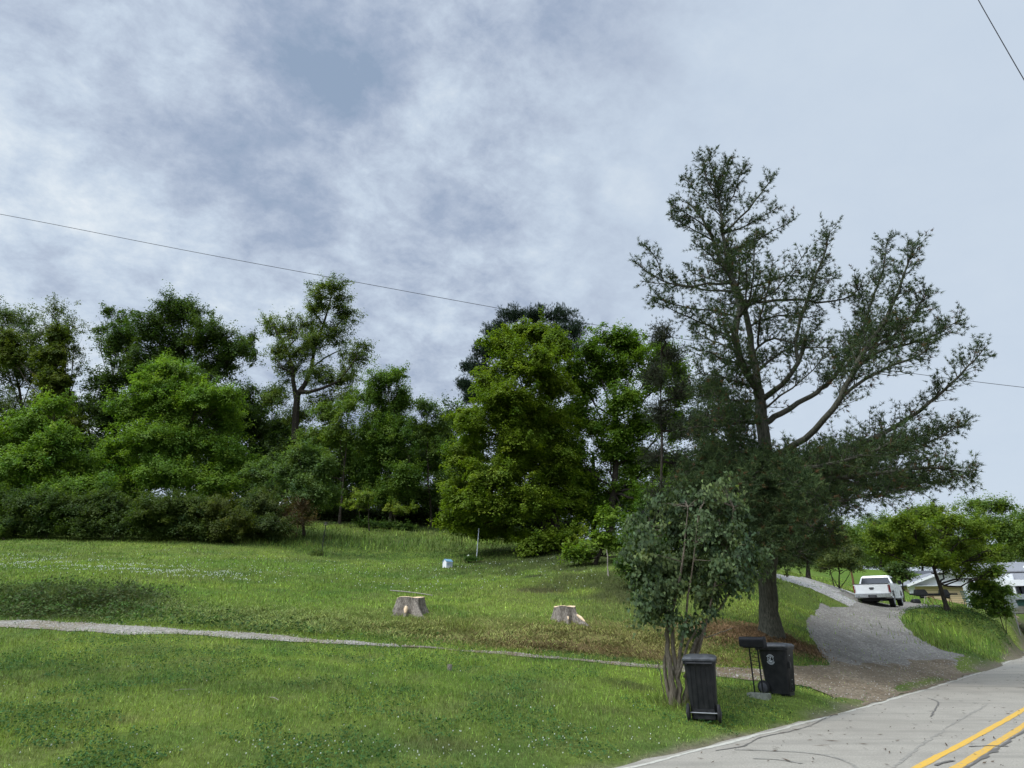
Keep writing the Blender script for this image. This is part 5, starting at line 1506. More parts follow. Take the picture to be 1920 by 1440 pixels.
def conifer(name, label, base_px, Y, L_, base, dens, tuft=(9, 0.34, 0.04), tr=0.2, group=None, twigs=14, spread=0.7, top=None, ntip=26, upb=0.6):
    g = gpt(base_px, Y)
    root = empty(name, tuple(g)); tag(root, label, 'tree', group)
    lobes = px_lobes([list(q) + ([random.uniform(-1.2, 1.2)] if len(q) < 5 else []) for q in L_], Y, 1.0)
    mb = MB()
    tp = at(*(top if top else (L_[0][0], L_[0][1], Y))) - g
    tk = wobble((0, 0, -.1), tp, 10, 0.05)
    mb.tube(tk, [tr * (1.2 - 1.1 * i / 9) for i in range(10)], 8, jitter=0.05)
    tips, dirs = [], []
    for c, r in lobes:
        c = c - g
        i = int(np.argmin(np.abs(tk[:, 2] - (c[2] - 0.5)))); i = min(max(i, 1), 9)
        lp = wobble(tk[i], c, 5, 0.08)
        mb.tube(lp, [0.07, 0.06, 0.05, 0.04, 0.03], 5)
        nb = int(twigs * dens * 1.7)
        for k in range(nb):
            d = rng.normal(0, 1, 3); d /= np.linalg.norm(d)
            e = c + d * r * random.uniform(0.6, 1.05)
            s0 = lp[random.choice((2, 3, 4))]
            br = wobble(s0, e, 4, 0.06)
            mb.tube(br, [0.025, 0.02, 0.014, 0.006], 3, cap=False)
            for q in range(ntip):
                f = 0.3 + 0.7 * random.random()
                j = min(2, int(f * 3))
                p = br[j] + (br[j + 1] - br[j]) * (f * 3 - j)
                tips.append(p + rng.normal(0, 0.20, 3)); dirs.append((e - s0) / (np.linalg.norm(e - s0) + .01) * 0.6 + np.array([0, 0, upb]) + rng.normal(0, .3, 3))
    tips = np.array(tips); dirs = np.array(dirs)
    V = needles(tips, dirs, tuft[0], tuft[1], tuft[2], spread)
    tone = np.repeat(rng.normal(0, 1, len(tips)), tuft[0])
    link_mesh('crown', np_mesh('crown', V, leaf_colors(len(V), base, tone, 0.2, 0.08)), M['needle'], root)
    mb.build('trunk', M['bark_dark'], root, True)
conifer('white_pine', 'tall dark bluish pine showing above and left of the big maple', 900, 60,
        [(960, 592, 34, 20), (1010, 588, 34, 18), (1060, 592, 26, 22), (925, 620, 26, 26), (1085, 618, 18, 24), (900, 660, 20, 26), (882, 690, 20, 16), (868, 722, 18, 10), (905, 700, 26, 26), (940, 650, 34, 34), (990, 625, 40, 30), (1040, 630, 36, 30), (885, 745, 26, 16), (1075, 655, 26, 28)],
        (0.034, 0.056, 0.034), 1.5, (7, 0.30, 0.035), 0.28, 'pines behind the maples', 16, 0.5, (985, 575, 60), 30, 1.0)
conifer('thin_pine', 'thin brownish half-dead pine left of the huge pine', 1238, 29,
        [(1238, 625, 26, 24), (1262, 670, 34, 30), (1225, 700, 26, 30), (1280, 730, 36, 30), (1238, 770, 38, 34), (1290, 800, 40, 34), (1225, 850, 34, 34), (1280, 870, 40, 36), (1240, 925, 40, 34), (1300, 930, 36, 34)],
        (0.045, 0.054, 0.032), 1.9, (8, 0.15, 0.019), 0.085, 'pines behind the maples', 11, 0.8, (1240, 610, 29), 16, 0.3)
conifer('thin_pine', 'dark pine filling the space behind the huge pine trunk', 1330, 34,
        [(1330, 730, 40, 34), (1370, 780, 46, 34), (1310, 800, 40, 36), (1350, 850, 50, 40), (1300, 880, 40, 40), (1380, 900, 50, 40), (1330, 950, 50, 44), (1390, 980, 50, 44), (1290, 990, 36, 40), (1330, 1040, 46, 26)],
        (0.034, 0.055, 0.028), 2.2, (8, 0.2, 0.026), 0.18, 'pines behind the maples', 14, 0.8, (1335, 700, 34), 22, 0.2)
print('leaves', NLEAF)

# ------------------------------------------------------------------ clover and broad-leaved weeds in the lawn
def clover():
    n = 130000
    y = 6.5 + (rng.random(n) ** 1.5) * 14
    x = rng.uniform(-1, 1, n) * (0.82 * y + 2)
    m_ = fbm(x / 1.1, y / 1.1, 131, 4)
    k = (m_ > 0.50) & allowed(x, y)
    x, y = x[k], y[k]
    n = len(x)
    z = gz(x, y) + rng.uniform(0.02, 0.075, n)
    P_ = np.stack([x, y, z], -1)
    N_ = rng.normal(0, 0.45, (n, 3)) + np.array([0, 0, 1])
    V = leaves(P_, N_, 0.034, 0.028, None, 0.1)
    c = np.array([0.05, 0.115, 0.032]) * rng.uniform(0.6, 1.5, (n, 1))
    return V, c
V, c = clover()
tag(link_mesh('clover', np_mesh('clover', V, c), M['grass']), 'patches of dark clover leaves in the near lawn', 'clover', kind='stuff')
def flowers():
    X, Y_ = [], []
    def spot(px, py, rx, ry, n):
        g = ground(px, py)
        X.append(g[0] + rng.normal(0, rx, n)); Y_.append(g[1] + rng.normal(0, ry, n))
    for px in range(330, 1160, 60):
        spot(px, 1425 - abs(px - 900) * 0.02, 0.5, 0.16, 6)
    for px in range(850, 1130, 50):
        spot(px, 1395, 0.4, 0.2, 4)
    spot(760, 1380, 0.7, 0.3, 8); spot(120, 1415, 0.5, 0.3, 6); spot(660, 1255, 1, .5, 5); spot(1180, 1380, .5, .3, 9)
    n = 90
    y = rng.uniform(7, 14, n); X.append(rng.uniform(-1, .3, n) * y * 0.8); Y_.append(y)
    x = np.concatenate(X); y = np.concatenate(Y_)
    k = allowed(x, y); x, y = x[k], y[k]
    n = len(x)
    z = gz(x, y) + rng.uniform(0.05, 0.10, n)
    Vs = []
    r = rng.uniform(0.005, 0.009, n)
    for q in range(3):
        a = q * np.pi / 3
        Vs.append(np.stack([np.stack([x - np.cos(a) * r, y - np.sin(a) * r, z - r * .7], -1), np.stack([x + np.cos(a) * r, y + np.sin(a) * r, z - r * .7], -1),
                            np.stack([x + np.cos(a) * r * .8, y + np.sin(a) * r * .8, z + r], -1), np.stack([x - np.cos(a) * r * .8, y - np.sin(a) * r * .8, z + r], -1)], 1))
    Vs.append(np.stack([np.stack([x - r, y, z + r * .4], -1), np.stack([x, y - r, z + r * .4], -1), np.stack([x + r, y, z + r * .4], -1), np.stack([x, y + r, z + r * .4], -1)], 1))
    # the distant white-flowered band on the upper lawn
    n = 2600
    t_ = rng.random(n)
    gA, gB, gC = ground(0, 1048), ground(180, 1066), ground(470, 1085)
    px = np.where(t_ < .4, gA[0] + (gB[0] - gA[0]) * t_ / .4, gB[0] + (gC[0] - gB[0]) * (t_ - .4) / .6)
    py = np.where(t_ < .4, gA[1] + (gB[1] - gA[1]) * t_ / .4, gB[1] + (gC[1] - gB[1]) * (t_ - .4) / .6)
    x = px + rng.normal(0, 1.0, n); y = py + rng.normal(0, 1.5, n)
    k = rng.random(n) < sstep(fbm(x / 0.8, y / 0.8, 5, 3), 0.38, 0.6) * (1.0 - 0.6 * t_)
    x, y = x[k], y[k]
    xx = [x]; yy = [y]
    n = 420
    xx.append(rng.uniform(-22, 4, n)); yy.append(rng.uniform(27, 40, n))
    x = np.concatenate(xx); y = np.concatenate(yy); n = len(x)
    z = gz(x, y) + 0.13
    r = rng.uniform(0.010, 0.018, n)
    for q in range(2):
        a = q * np.pi / 2
        Vs.append(np.stack([np.stack([x - np.cos(a) * r, y - np.sin(a) * r, z - r], -1), np.stack([x + np.cos(a) * r, y + np.sin(a) * r, z - r], -1),
                            np.stack([x + np.cos(a) * r, y + np.sin(a) * r, z + r], -1), np.stack([x - np.cos(a) * r, y - np.sin(a) * r, z + r], -1)], 1))
    return np.concatenate(Vs)
tag(link_mesh('clover_flowers', np_mesh('clover_flowers', flowers()), M['flower_white']), 'tiny white clover flowers dotted over the lawn', 'flowers', kind='stuff')
# broad weeds on the left bank and loose stones beside the gravel
def weeds():
    Vs, Cs = [], []
    for px, py, rx, ry, n, c in ((30, 1125, 2.6, 1.5, 13000, (0.07, 0.105, 0.03)), (165, 1132, 1.4, 1.3, 7000, (0.075, 0.10, 0.035)), (100, 1148, 3.0, 0.6, 2500, (0.075, 0.13, 0.03)), (420, 1180, 3.0, 0.3, 1200, (0.06, 0.11, 0.03)),
                                 (600, 1020, 6, 1.5, 3500, (0.05, 0.09, 0.03)), (700, 1045, 7, .5, 1600, (0.035, 0.075, 0.02)), (1800, 1155, 4.5, 1.5, 3500, (0.05, 0.095, 0.025)), (1850, 1170, 3.5, 1.5, 2500, (0.055, 0.10, 0.025))):
        g = ground(px, py)
        x = g[0] + rng.normal(0, rx * .7, n); y = g[1] + rng.normal(0, ry * .7, n)
        k = allowed(x, y); x, y = x[k], y[k]; n = len(x)
        h = 0.06 + 0.9 * np.clip(fbm(x * 1.5, y * 1.5, 3, 3) - 0.25, 0, 1) * rng.random(n)
        P_ = np.stack([x, y, gz(x, y) + h], -1)
        N_ = rng.normal(0, 0.5, (n, 3)) + np.array([0, -0.1, 1])
        Vs.append(leaves(P_, N_, 0.095, 0.045, None, 0.15)); Cs.append(np.array(c) * rng.uniform(0.5, 1.6, (n, 1)) * (1 + rng.normal(0, .1, (n, 3))))
    return np.concatenate(Vs), np.concatenate(Cs)
V, c = weeds()
tag(link_mesh('weeds', np_mesh('weeds', V, c), M['grass']), 'broad-leaved weeds growing over the banks', 'weeds', kind='stuff')
def stones():
    Vs = []
    for P_, n, s in ((PATH, 1500, 0.022), (TRACK, 500, 0.02), (APRON, 900, 0.02), (DRIVE, 1800, 0.03)):
        x = rng.uniform(P_[:, 0].min(), P_[:, 0].max(), n * 6); y = rng.uniform(P_[:, 1].min(), P_[:, 1].max(), n * 6)
        k = inpoly(x + rng.normal(0, .12, n * 6), y + rng.normal(0, .12, n * 6), P_); x, y = x[k][:n], y[k][:n]
        l, s_ = road_ls(x, y); k = s_ > -0.05; x, y = x[k], y[k]
        m_ = len(x); z = gz(x, y) + 0.025
        r = s * rng.uniform(0.4, 1.2, m_)
        a = rng.uniform(0, 6.28, m_)
        b1 = np.stack([x + np.cos(a) * r, y + np.sin(a) * r, z], -1); b2 = np.stack([x + np.cos(a + 2.1) * r, y + np.sin(a + 2.1) * r, z], -1); b3 = np.stack([x + np.cos(a + 4.2) * r, y + np.sin(a + 4.2) * r, z], -1)
        tp = np.stack([x, y, z + r * .8], -1)
        Vs += [np.stack([b1, b2, tp], 1), np.stack([b2, b3, tp], 1), np.stack([b3, b1, tp], 1)]
    return np.concatenate(Vs)
tag(link_mesh('loose_stones', np_mesh('loose_stones', stones()), noisy('loose_limestone', (0.22, 0.20, 0.17), (0.50, 0.47, 0.42), 9, 0.95, 0.1)), 'loose gravel stones along the track and driveway', 'stones', kind='stuff')

# ------------------------------------------------------------------ stumps
def stump(name, label, px, py, r, h, roots, wound=None, seed=0):
    g = ground(px, py)
    root = empty(name, tuple(g)); tag(root, label, 'tree stump')
    rs = np.random.default_rng(seed)
    n = 56
    th = np.arange(n) * 2 * np.pi / n
    ph = rs.uniform(0, 6.28, 4)
    flute = 1 + 0.05 * np.sin(5 * th + ph[0]) + 0.04 * np.sin(8 * th + ph[1]) + 0.025 * np.sin(13 * th + ph[2])
    rings = []
    for t in np.linspace(0, 1, 15):
        z = -0.25 + (h + 0.25) * t
        flare = (1 - t) ** 2.2
        rad = r * (1 + 0.22 * flare) * flute
        for (a, l_, w) in roots:
            d = np.abs((th - a + np.pi) % (2 * np.pi) - np.pi)
            rad = rad + l_ * (1 - t) ** 1.6 * np.exp(-(d / w) ** 2)
            rad = rad - 0.07 * r * np.exp(-((d - 2.2 * w) / (w * .7)) ** 2) * (1 - t * .6)
        rad = rad * (1 + rs.normal(0, 0.012, n))
        rings.append([(math.cos(a) * q, math.sin(a) * q, z + (0.02 * math.sin(3 * a + 1) if t == 1 else 0)) for a, q in zip(th, rad)])
    MB().loft(rings, False).build('stump_bark', M['stump_bark'], root, True)
    topr = rings[-1]
    mb = MB()
    a_ = [(x * .93, y * .93, z + 0.012) for x, y, z in topr]
    b_ = [(x, y, z) for x, y, z in topr]
    mb.loft([b_, a_, [(x * .5, y * .5, z + 0.014) for x, y, z in topr], [(x * .02, y * .02, h + 0.014) for x, y, z in topr]])
    mb.build('cut_face', M['fresh_wood'], root)
    if wound:
        for (a, d0, z0, d1, z1, w) in wound:
            ca, sa = math.cos(a), math.sin(a)
            MB().tube([(ca * d0, sa * d0, z0), (ca * (d0 + d1) / 2, sa * (d0 + d1) / 2, (z0 + z1) / 2 + .02), (ca * d1, sa * d1, z1)], [w * .7, w, w * .5], 8).build('root_cut', M['fresh_wood'], root, True)
    return root, g
s1, g1 = stump('tree_stump', 'large pale-topped stump with flared roots, the left one with a pole behind it', 768, 1150, 0.45, 0.50, [(-2.2, .35, .25), (-1.0, .85, .17), (0.1, .28, .3), (3.05, .28, .25), (1.5, .3, .4), (-1.6, .25, .2)],
               [(-1.62, .60, .20, .70, 0.0, .07)], 3)
s2, g2 = stump('tree_stump', 'smaller pale-topped stump with one long root, right of the other stump', 1060, 1163, 0.36, 0.41, [(-2.3, .22, .3), (-1.5, .34, .2), (-0.75, .75, .16), (0.3, .2, .35), (2.8, .25, .35), (1.4, .25, .4)],
               [(-0.75, .48, .15, .78, -.05, .05), (-1.5, .58, .10, .65, .02, .03)], 5)
def cut_pole():
    a = ground(731, 1110, g1[1] + 1.0); b = ground(811, 1119, g1[1] + 1.0)
    a = np.array(a) + [0, 0, .06]; b = np.array(b) + [0, 0, .05]
    o = MB().tube([a, a * .66 + b * .34 + [0, 0, .02], a * .33 + b * .67 + [0, 0, .02], b], [.02, .022, .02, .018], 8).build('wooden_pole', M['wood_grey'], None, True)
    tag(o, 'thin pale pole lying on the grass behind the left stump', 'pole')
cut_pole()
def stub():
    g = ground(843, 1257)
    o = MB().tube([(0, 0, -.08), (0, 0, .03), (.004, 0, .115)], [.06, .052, .047], 12, jitter=.06).build('sapling_stub', M['stump_bark'], None, True)
    o.location = tuple(g); tag(o, 'small grey cut-off stub in the lawn below the track', 'tree stump')
stub()
for k, (px, py, L_, an, lab) in enumerate(((512, 1322, 0.42, -0.9, 'pale curved twig lying in the near lawn'), (345, 1305, 0.3, 0.8, 'short straw-coloured twig in the left of the near lawn'))):
    g = ground(px, py)
    dx, dy = math.cos(an) * L_ / 2, math.sin(an) * L_ / 2
    o = MB().tube([(-dx, -dy, .085), (-dx * .3, -dy * .3 + .02, .095), (dx * .4, dy * .4 + .02, .09), (dx, dy, .08)], [.003, .0045, .004, .002], 5).build('twig', M['wood_grey'], None, True)
    o.location = tuple(g); tag(o, lab, 'twig')

# ------------------------------------------------------------------ garden things on the hill
def feeder_pole():
    g = ground(603, 1040)
    root = empty('bird_feeder', tuple(g)); tag(root, 'black pole with a small feeder on top at the edge of the woods', 'bird feeder')
    H = 2.0
    MB().tube([(0, 0, -.1), (.02, 0, H * .5), (.07, 0, H)], .036, 6).build('pole', M['black_metal'], root)
    mb = MB()
    mb.loft([[(.07 + math.cos(a) * r, math.sin(a) * r, z) for a in np.arange(10) * .628] for z, r in ((H - .02, .05), (H, .13), (H + .03, .14), (H + .035, .09), (H + .12, .085))])
    mb.build('feeder_tray', M['wood_grey'], root)
    mb = MB(); mb.loft([[(.07 + math.cos(a) * r, math.sin(a) * r, z) for a in np.arange(10) * .628] for z, r in ((H + .12, .16), (H + .17, .10), (H + .2, .02))])
    mb.build('feeder_roof', M['black_metal'], root)
    MB().tube([(.03, 0, H * .6), (.16, 0, H * .66), (.18, 0, H * .74)], .01, 5).build('hook', M['black_metal'], root)
feeder_pole()
def white_pole():
    g = ground(893, 1052)
    e = at(898, 991, g[1]) - g
    o = MB().tube([(0, 0, -.1), tuple(e * .5), tuple(e)], .03, 8).build('garden_pole', M['decal'], None, True)
    o.location = tuple(g); tag(o, 'tall pale leaning pole in front of the maple shade', 'pole')
white_pole()
def hive():
    g = ground(839, 1064)
    u = mpp(839, 1060, g[1])
    root = empty('bird_house', tuple(g), R(38)); tag(root, 'small white gabled box with a blue roof on the grass', 'bird house')
    w, d, h = 13.5 * u, 13.5 * u, 9.5 * u
    pk = 4.6 * u
    # gable end faces right front (local -Y turned), ridge along X
    mb = MB()
    mb.poly_extrude([(-w / 2, -d / 2, -.05), (-w / 2, d / 2, -.05), (-w / 2, d / 2, h), (-w / 2, 0, h + pk), (-w / 2, -d / 2, h)], (w, 0, 0))
    mb.build('body', M['hive_white'], root)
    th_ = math.atan2(pk, d / 2)
    for s in (-1, 1):
        L_ = math.hypot(pk, d / 2) * 1.12
        q = Matrix.Rotation(-s * th_, 3, 'X')
        MB().box((0, s * d / 4 * 1.08, h + pk / 2 - .01 + .02), (w * 1.1, L_, .03), q).build('roof_panel', M['hive_blue'], root)
    for z in (0.42, 0.68):
        MB().box((-w * 0.0, -d / 2 - .004, h * z), (w * .96, .012, h * .12)).build('slot', M['hive_blue'], root)
hive()
g = ground(878, 1054)
o = MB().loft([[(math.cos(a) * r, math.sin(a) * r, z) for a in np.arange(8) * .785] for z, r in ((.3, .02), (.34, .07), (.40, .08), (.45, .03))]).build('white_blossom', M['flower_white'], None, True)
o.location = tuple(g); tag(o, 'single white blossom at the foot of the pale pole', 'flower')

# ------------------------------------------------------------------ rolling trash bins
def rrect(cx, cy, w, d, z, rad=0.05, k=4):
    pts_ = []
    for sx, sy, a0 in ((1, 1, 0), (-1, 1, 90), (-1, -1, 180), (1, -1, 270)):
        for q in range(k + 1):
            a = R(a0 + 90 * q / k)
            pts_.append((cx + sx * (w / 2 - rad) + math.cos(a) * rad, cy + sy * (d / 2 - rad) + math.sin(a) * rad, z))
    return pts_
def bin_(name, label, loc, rz, H, emblem, lean=0.0):
    root = empty(name, tuple(loc), rz); tag(root, label, 'trash bin')
    root.rotation_euler = (lean, 0, rz)
    W, D = 0.60, 0.72
    zr = H - 0.10
    # body, narrower at the foot, recessed at the wheel side
    mb = MB()
    rings = []
    for t in np.linspace(0, 1, 9):
        z = 0.035 + (zr - 0.035) * t
        w = 0.46 + 0.11 * t; d = 0.50 + 0.17 * t
        rings.append(rrect(0, 0.01 + 0.01 * t, w, d, z, 0.055))
    mb.loft(rings)
    mb.build('body', M['bin_black'], root, True)
    mb = MB(); mb.loft([rrect(0, 0.02, 0.575, 0.675, zr - .05, .05), rrect(0, 0.02, 0.61, 0.71, zr - .045, .05), rrect(0, .02, .61, .71, zr - .005, .05), rrect(0, .02, .56, .66, zr - .004, .04)])
    mb.build('rim', M['bin_black'], root, True)
    mb = MB(); mb.loft([rrect(0, 0.02, 0.62, 0.73, zr, .055), rrect(0, .02, .63, .74, zr + .012, .055), rrect(0, .02, .625, .735, zr + .035, .055), rrect(0, .015, .57, .66, zr + .065, .07), rrect(0, .0, .40, .46, zr + .085, .08)])
    mb.build('lid', M['bin_lid'], root, True)
    # grab bar across the wheel side with brackets
    mb = MB(); mb.tube([(-.24, -.385, zr - .03), (.24, -.385, zr - .03)], .016, 8)
    for x in (-.24, -.08, .08, .24):
        mb.box((x, -.355, zr - .035), (.022, .07, .05))
    mb.build('handle', M['bin_black'], root)
    # vertical ribs on both narrow faces
    for s in (-1, 1):
        mb = MB()
        for x in (-.20, -.10, 0, .10, .20):
            th_ = math.atan2(0.085, zr - 0.035)
            y0 = s * (0.25 + 0.085 * .5) + (0.01)
            mb.box((x * .93, y0 + s * .004, 0.035 + (zr - .08) * .5), (.014, .014, (zr - .15)), Matrix.Rotation(-s * th_ * .95, 3, 'X'))
        if s < 0:
            mb.build('rear_ribs', M['bin_black'], root)
        else:
            mb.build('front_ribs', M['bin_black'], root)
    for x in (-.275, .275):
        wb = MB()
        prof = [(.005, .132), (.02, .14), (.045, .14), (.06, .132), (.06, .10), (.05, .095), (.05, .03)]
        def ring(px_, r_):
            return [(x + (px_ - .03) * (1 if x > 0 else -1), -.30 + math.cos(a) * r_, .14 + math.sin(a) * r_) for a in np.arange(22) * 2 * np.pi / 22]
        wb.loft([ring(a, b) for a, b in ((0.0, .10), (.005, .13), (.015, .14), (.045, .14), (.055, .13), (.06, .10))])
        w_o = wb.build('wheel', M['rubber'], root, True)
        hb = MB(); hb.loft([ring(a, b) for a, b in ((.0605, .095), (.064, .09), (.066, .03), (.075, .028))])
        hb.build('hub', M['grey_plastic'], w_o, True)
    MB().tube([(-.25, -.30, .14), (.25, -.30, .14)], .011, 8).build('axle', M['steel'], root)
    # dark hollow above the axle and skids at the foot
    MB().box((0, -.262, .12), (.40, .03, .15)).build('axle_recess', M['rubber'], root)
    mb = MB()
    mb.box((0, .05, .02), (.36, .42, .04))
    mb.build('skid', M['bin_black'], root)
    if emblem:
        # round badge on the broad side: ring, inner figure, arcs of lettering above and below
        xs = lambda z: 0.5 * (0.46 + 0.11 * (z - .035) / (zr - .035)) + 0.004
        zc_, yc_ = zr - 0.235, -0.055
        mb = MB()
        def arc(r0, r1, a0, a1, n=10):
            for i in range(n):
                aa, bb = R(a0 + (a1 - a0) * i / n), R(a0 + (a1 - a0) * (i + 1) / n)
                q = []
                for rr, an in ((r0, aa), (r1, aa), (r1, bb), (r0, bb)):
                    zz_ = zc_ + math.sin(an) * rr
                    q.append((xs(zz_), yc_ + math.cos(an) * rr, zz_))
                mb.face(q)
        for a in range(30, 150, 15):
            arc(.078, .1, a, a + 10, 2)
        for a in range(205, 335, 13):
            arc(.078, .1, a, a + 9, 2)
        arc(.062, .070, 0, 360, 28)
        arc(0.0, .022, 60, 300, 10); arc(.03, .052, 200, 330, 6); arc(.034, .05, 60, 110, 4); arc(.03, .045, 150, 185, 3)
        mb.build('emblem', M['decal'], root)
        for k, (y_, z_, w_, h_) in enumerate(((.10, zr - .15, .055, .016), (.0, zr - .62, .04, .018), (.02, zr - .70, .012, .02), (-.02, zr - .76, .012, .02), (.03, zr - .82, .012, .012))):
            yf = 0.02 + 0.5 * (0.50 + 0.17 * (z_ - .035) / (zr - .035)) + 0.004
            mb = MB(); mb.face([(y_ - w_ / 2, yf, z_ - h_ / 2), (y_ + w_ / 2, yf, z_ - h_ / 2), (y_ + w_ / 2, yf + .002, z_ + h_ / 2), (y_ - w_ / 2, yf + .002, z_ + h_ / 2)])
            mb.build('marking', M['decal'], root)
        # moulded grip pockets on the front corner
        MB().box((.18, .345, zr - .33), (.12, .04, .13)).bevel(.012).build('grip', M['bin_black'], root)
    else:
        MB().box((.292, .10, zr - .22), (.006, .05, .12)).build('sticker', M['decal'], root)
    return root
gb = ground(1323, 1350)
bin_('trash_bin', 'black wheeled trash bin seen from its wheel side, beside the lilac', gb, -R(19), 1.04, False, R(1.5)).scale = (0.90, 0.9, 1.0)
gb2 = ground(1465, 1303)
bin_('trash_bin', 'black wheeled trash bin with a white round emblem behind the mailbox', gb2, R(-128), 1.02, True).scale = (0.9, 0.88, 1.0)

def mailbox():
    g = ground(1424, 1306)
    root = empty('mailbox', tuple(g), math.atan2(-0.62, 0.78)); tag(root, 'long black mailbox on two thin rods set in a concrete block', 'mailbox')
    # local +X points to the road
    H = 0.93
    w, L_, hh = .17, .50, .20
    prof = [(-w / 2, 0), (w / 2, 0), (w / 2, hh - .085)] + [(math.cos(a) * w / 2, hh - .085 + math.sin(a) * .085) for a in np.linspace(.25, math.pi - .25, 8)] + [(-w / 2, hh - .085)]
    mb = MB(); mb.poly_extrude([(-.26, y, H + z) for y, z in prof], (L_, 0, 0)); mb.build('box', M['black_metal'], root, True)
    prof2 = [(y * 1.12, (z - .1) * 1.1 + .1) for y, z in prof]
    mb = MB(); mb.poly_extrude([(.225, y, H + z) for y, z in prof2], (.035, 0, 0)); d_ = mb.build('door', M['black_metal'], root, True)
    MB().box((.265, 0, H + .17), (.012, .03, .05)).build('latch', M['bin_lid'], d_)
    MB().box((0, 0, H - .012), (.40, .12, .02)).build('bracket', M['black_metal'], root)
    for x, tx in ((-.085, -.085), (.085, .085)):
        MB().tube([(tx * 1.0, .0, .02), (x, 0, H)], .016, 8).build('post', M['black_metal'], root)
    for k in range(4):
        z = H - .13 - k * .075
        MB().tube([(-.085, 0, z + .02), (.085, 0, z - .01)], .006, 6).build('cross_bar', M['black_metal'], root)
mailbox()
def block():
    g = ground(1424, 1309)
    root = empty('concrete_block', tuple(g), math.atan2(-0.62, 0.78)); tag(root, 'pale hollow concrete block round the mailbox rods', 'concrete block')
    mb = MB()
    z = .005; h = .15
    for y in (-.09, .09):
        mb.box((0, y, z), (.42, .035, h))
    for x in (-.192, 0, .192):
        mb.box((x, 0, z - .002), (.034, .142, h))
    mb.build('block_shell', M['concrete'], root)
block()

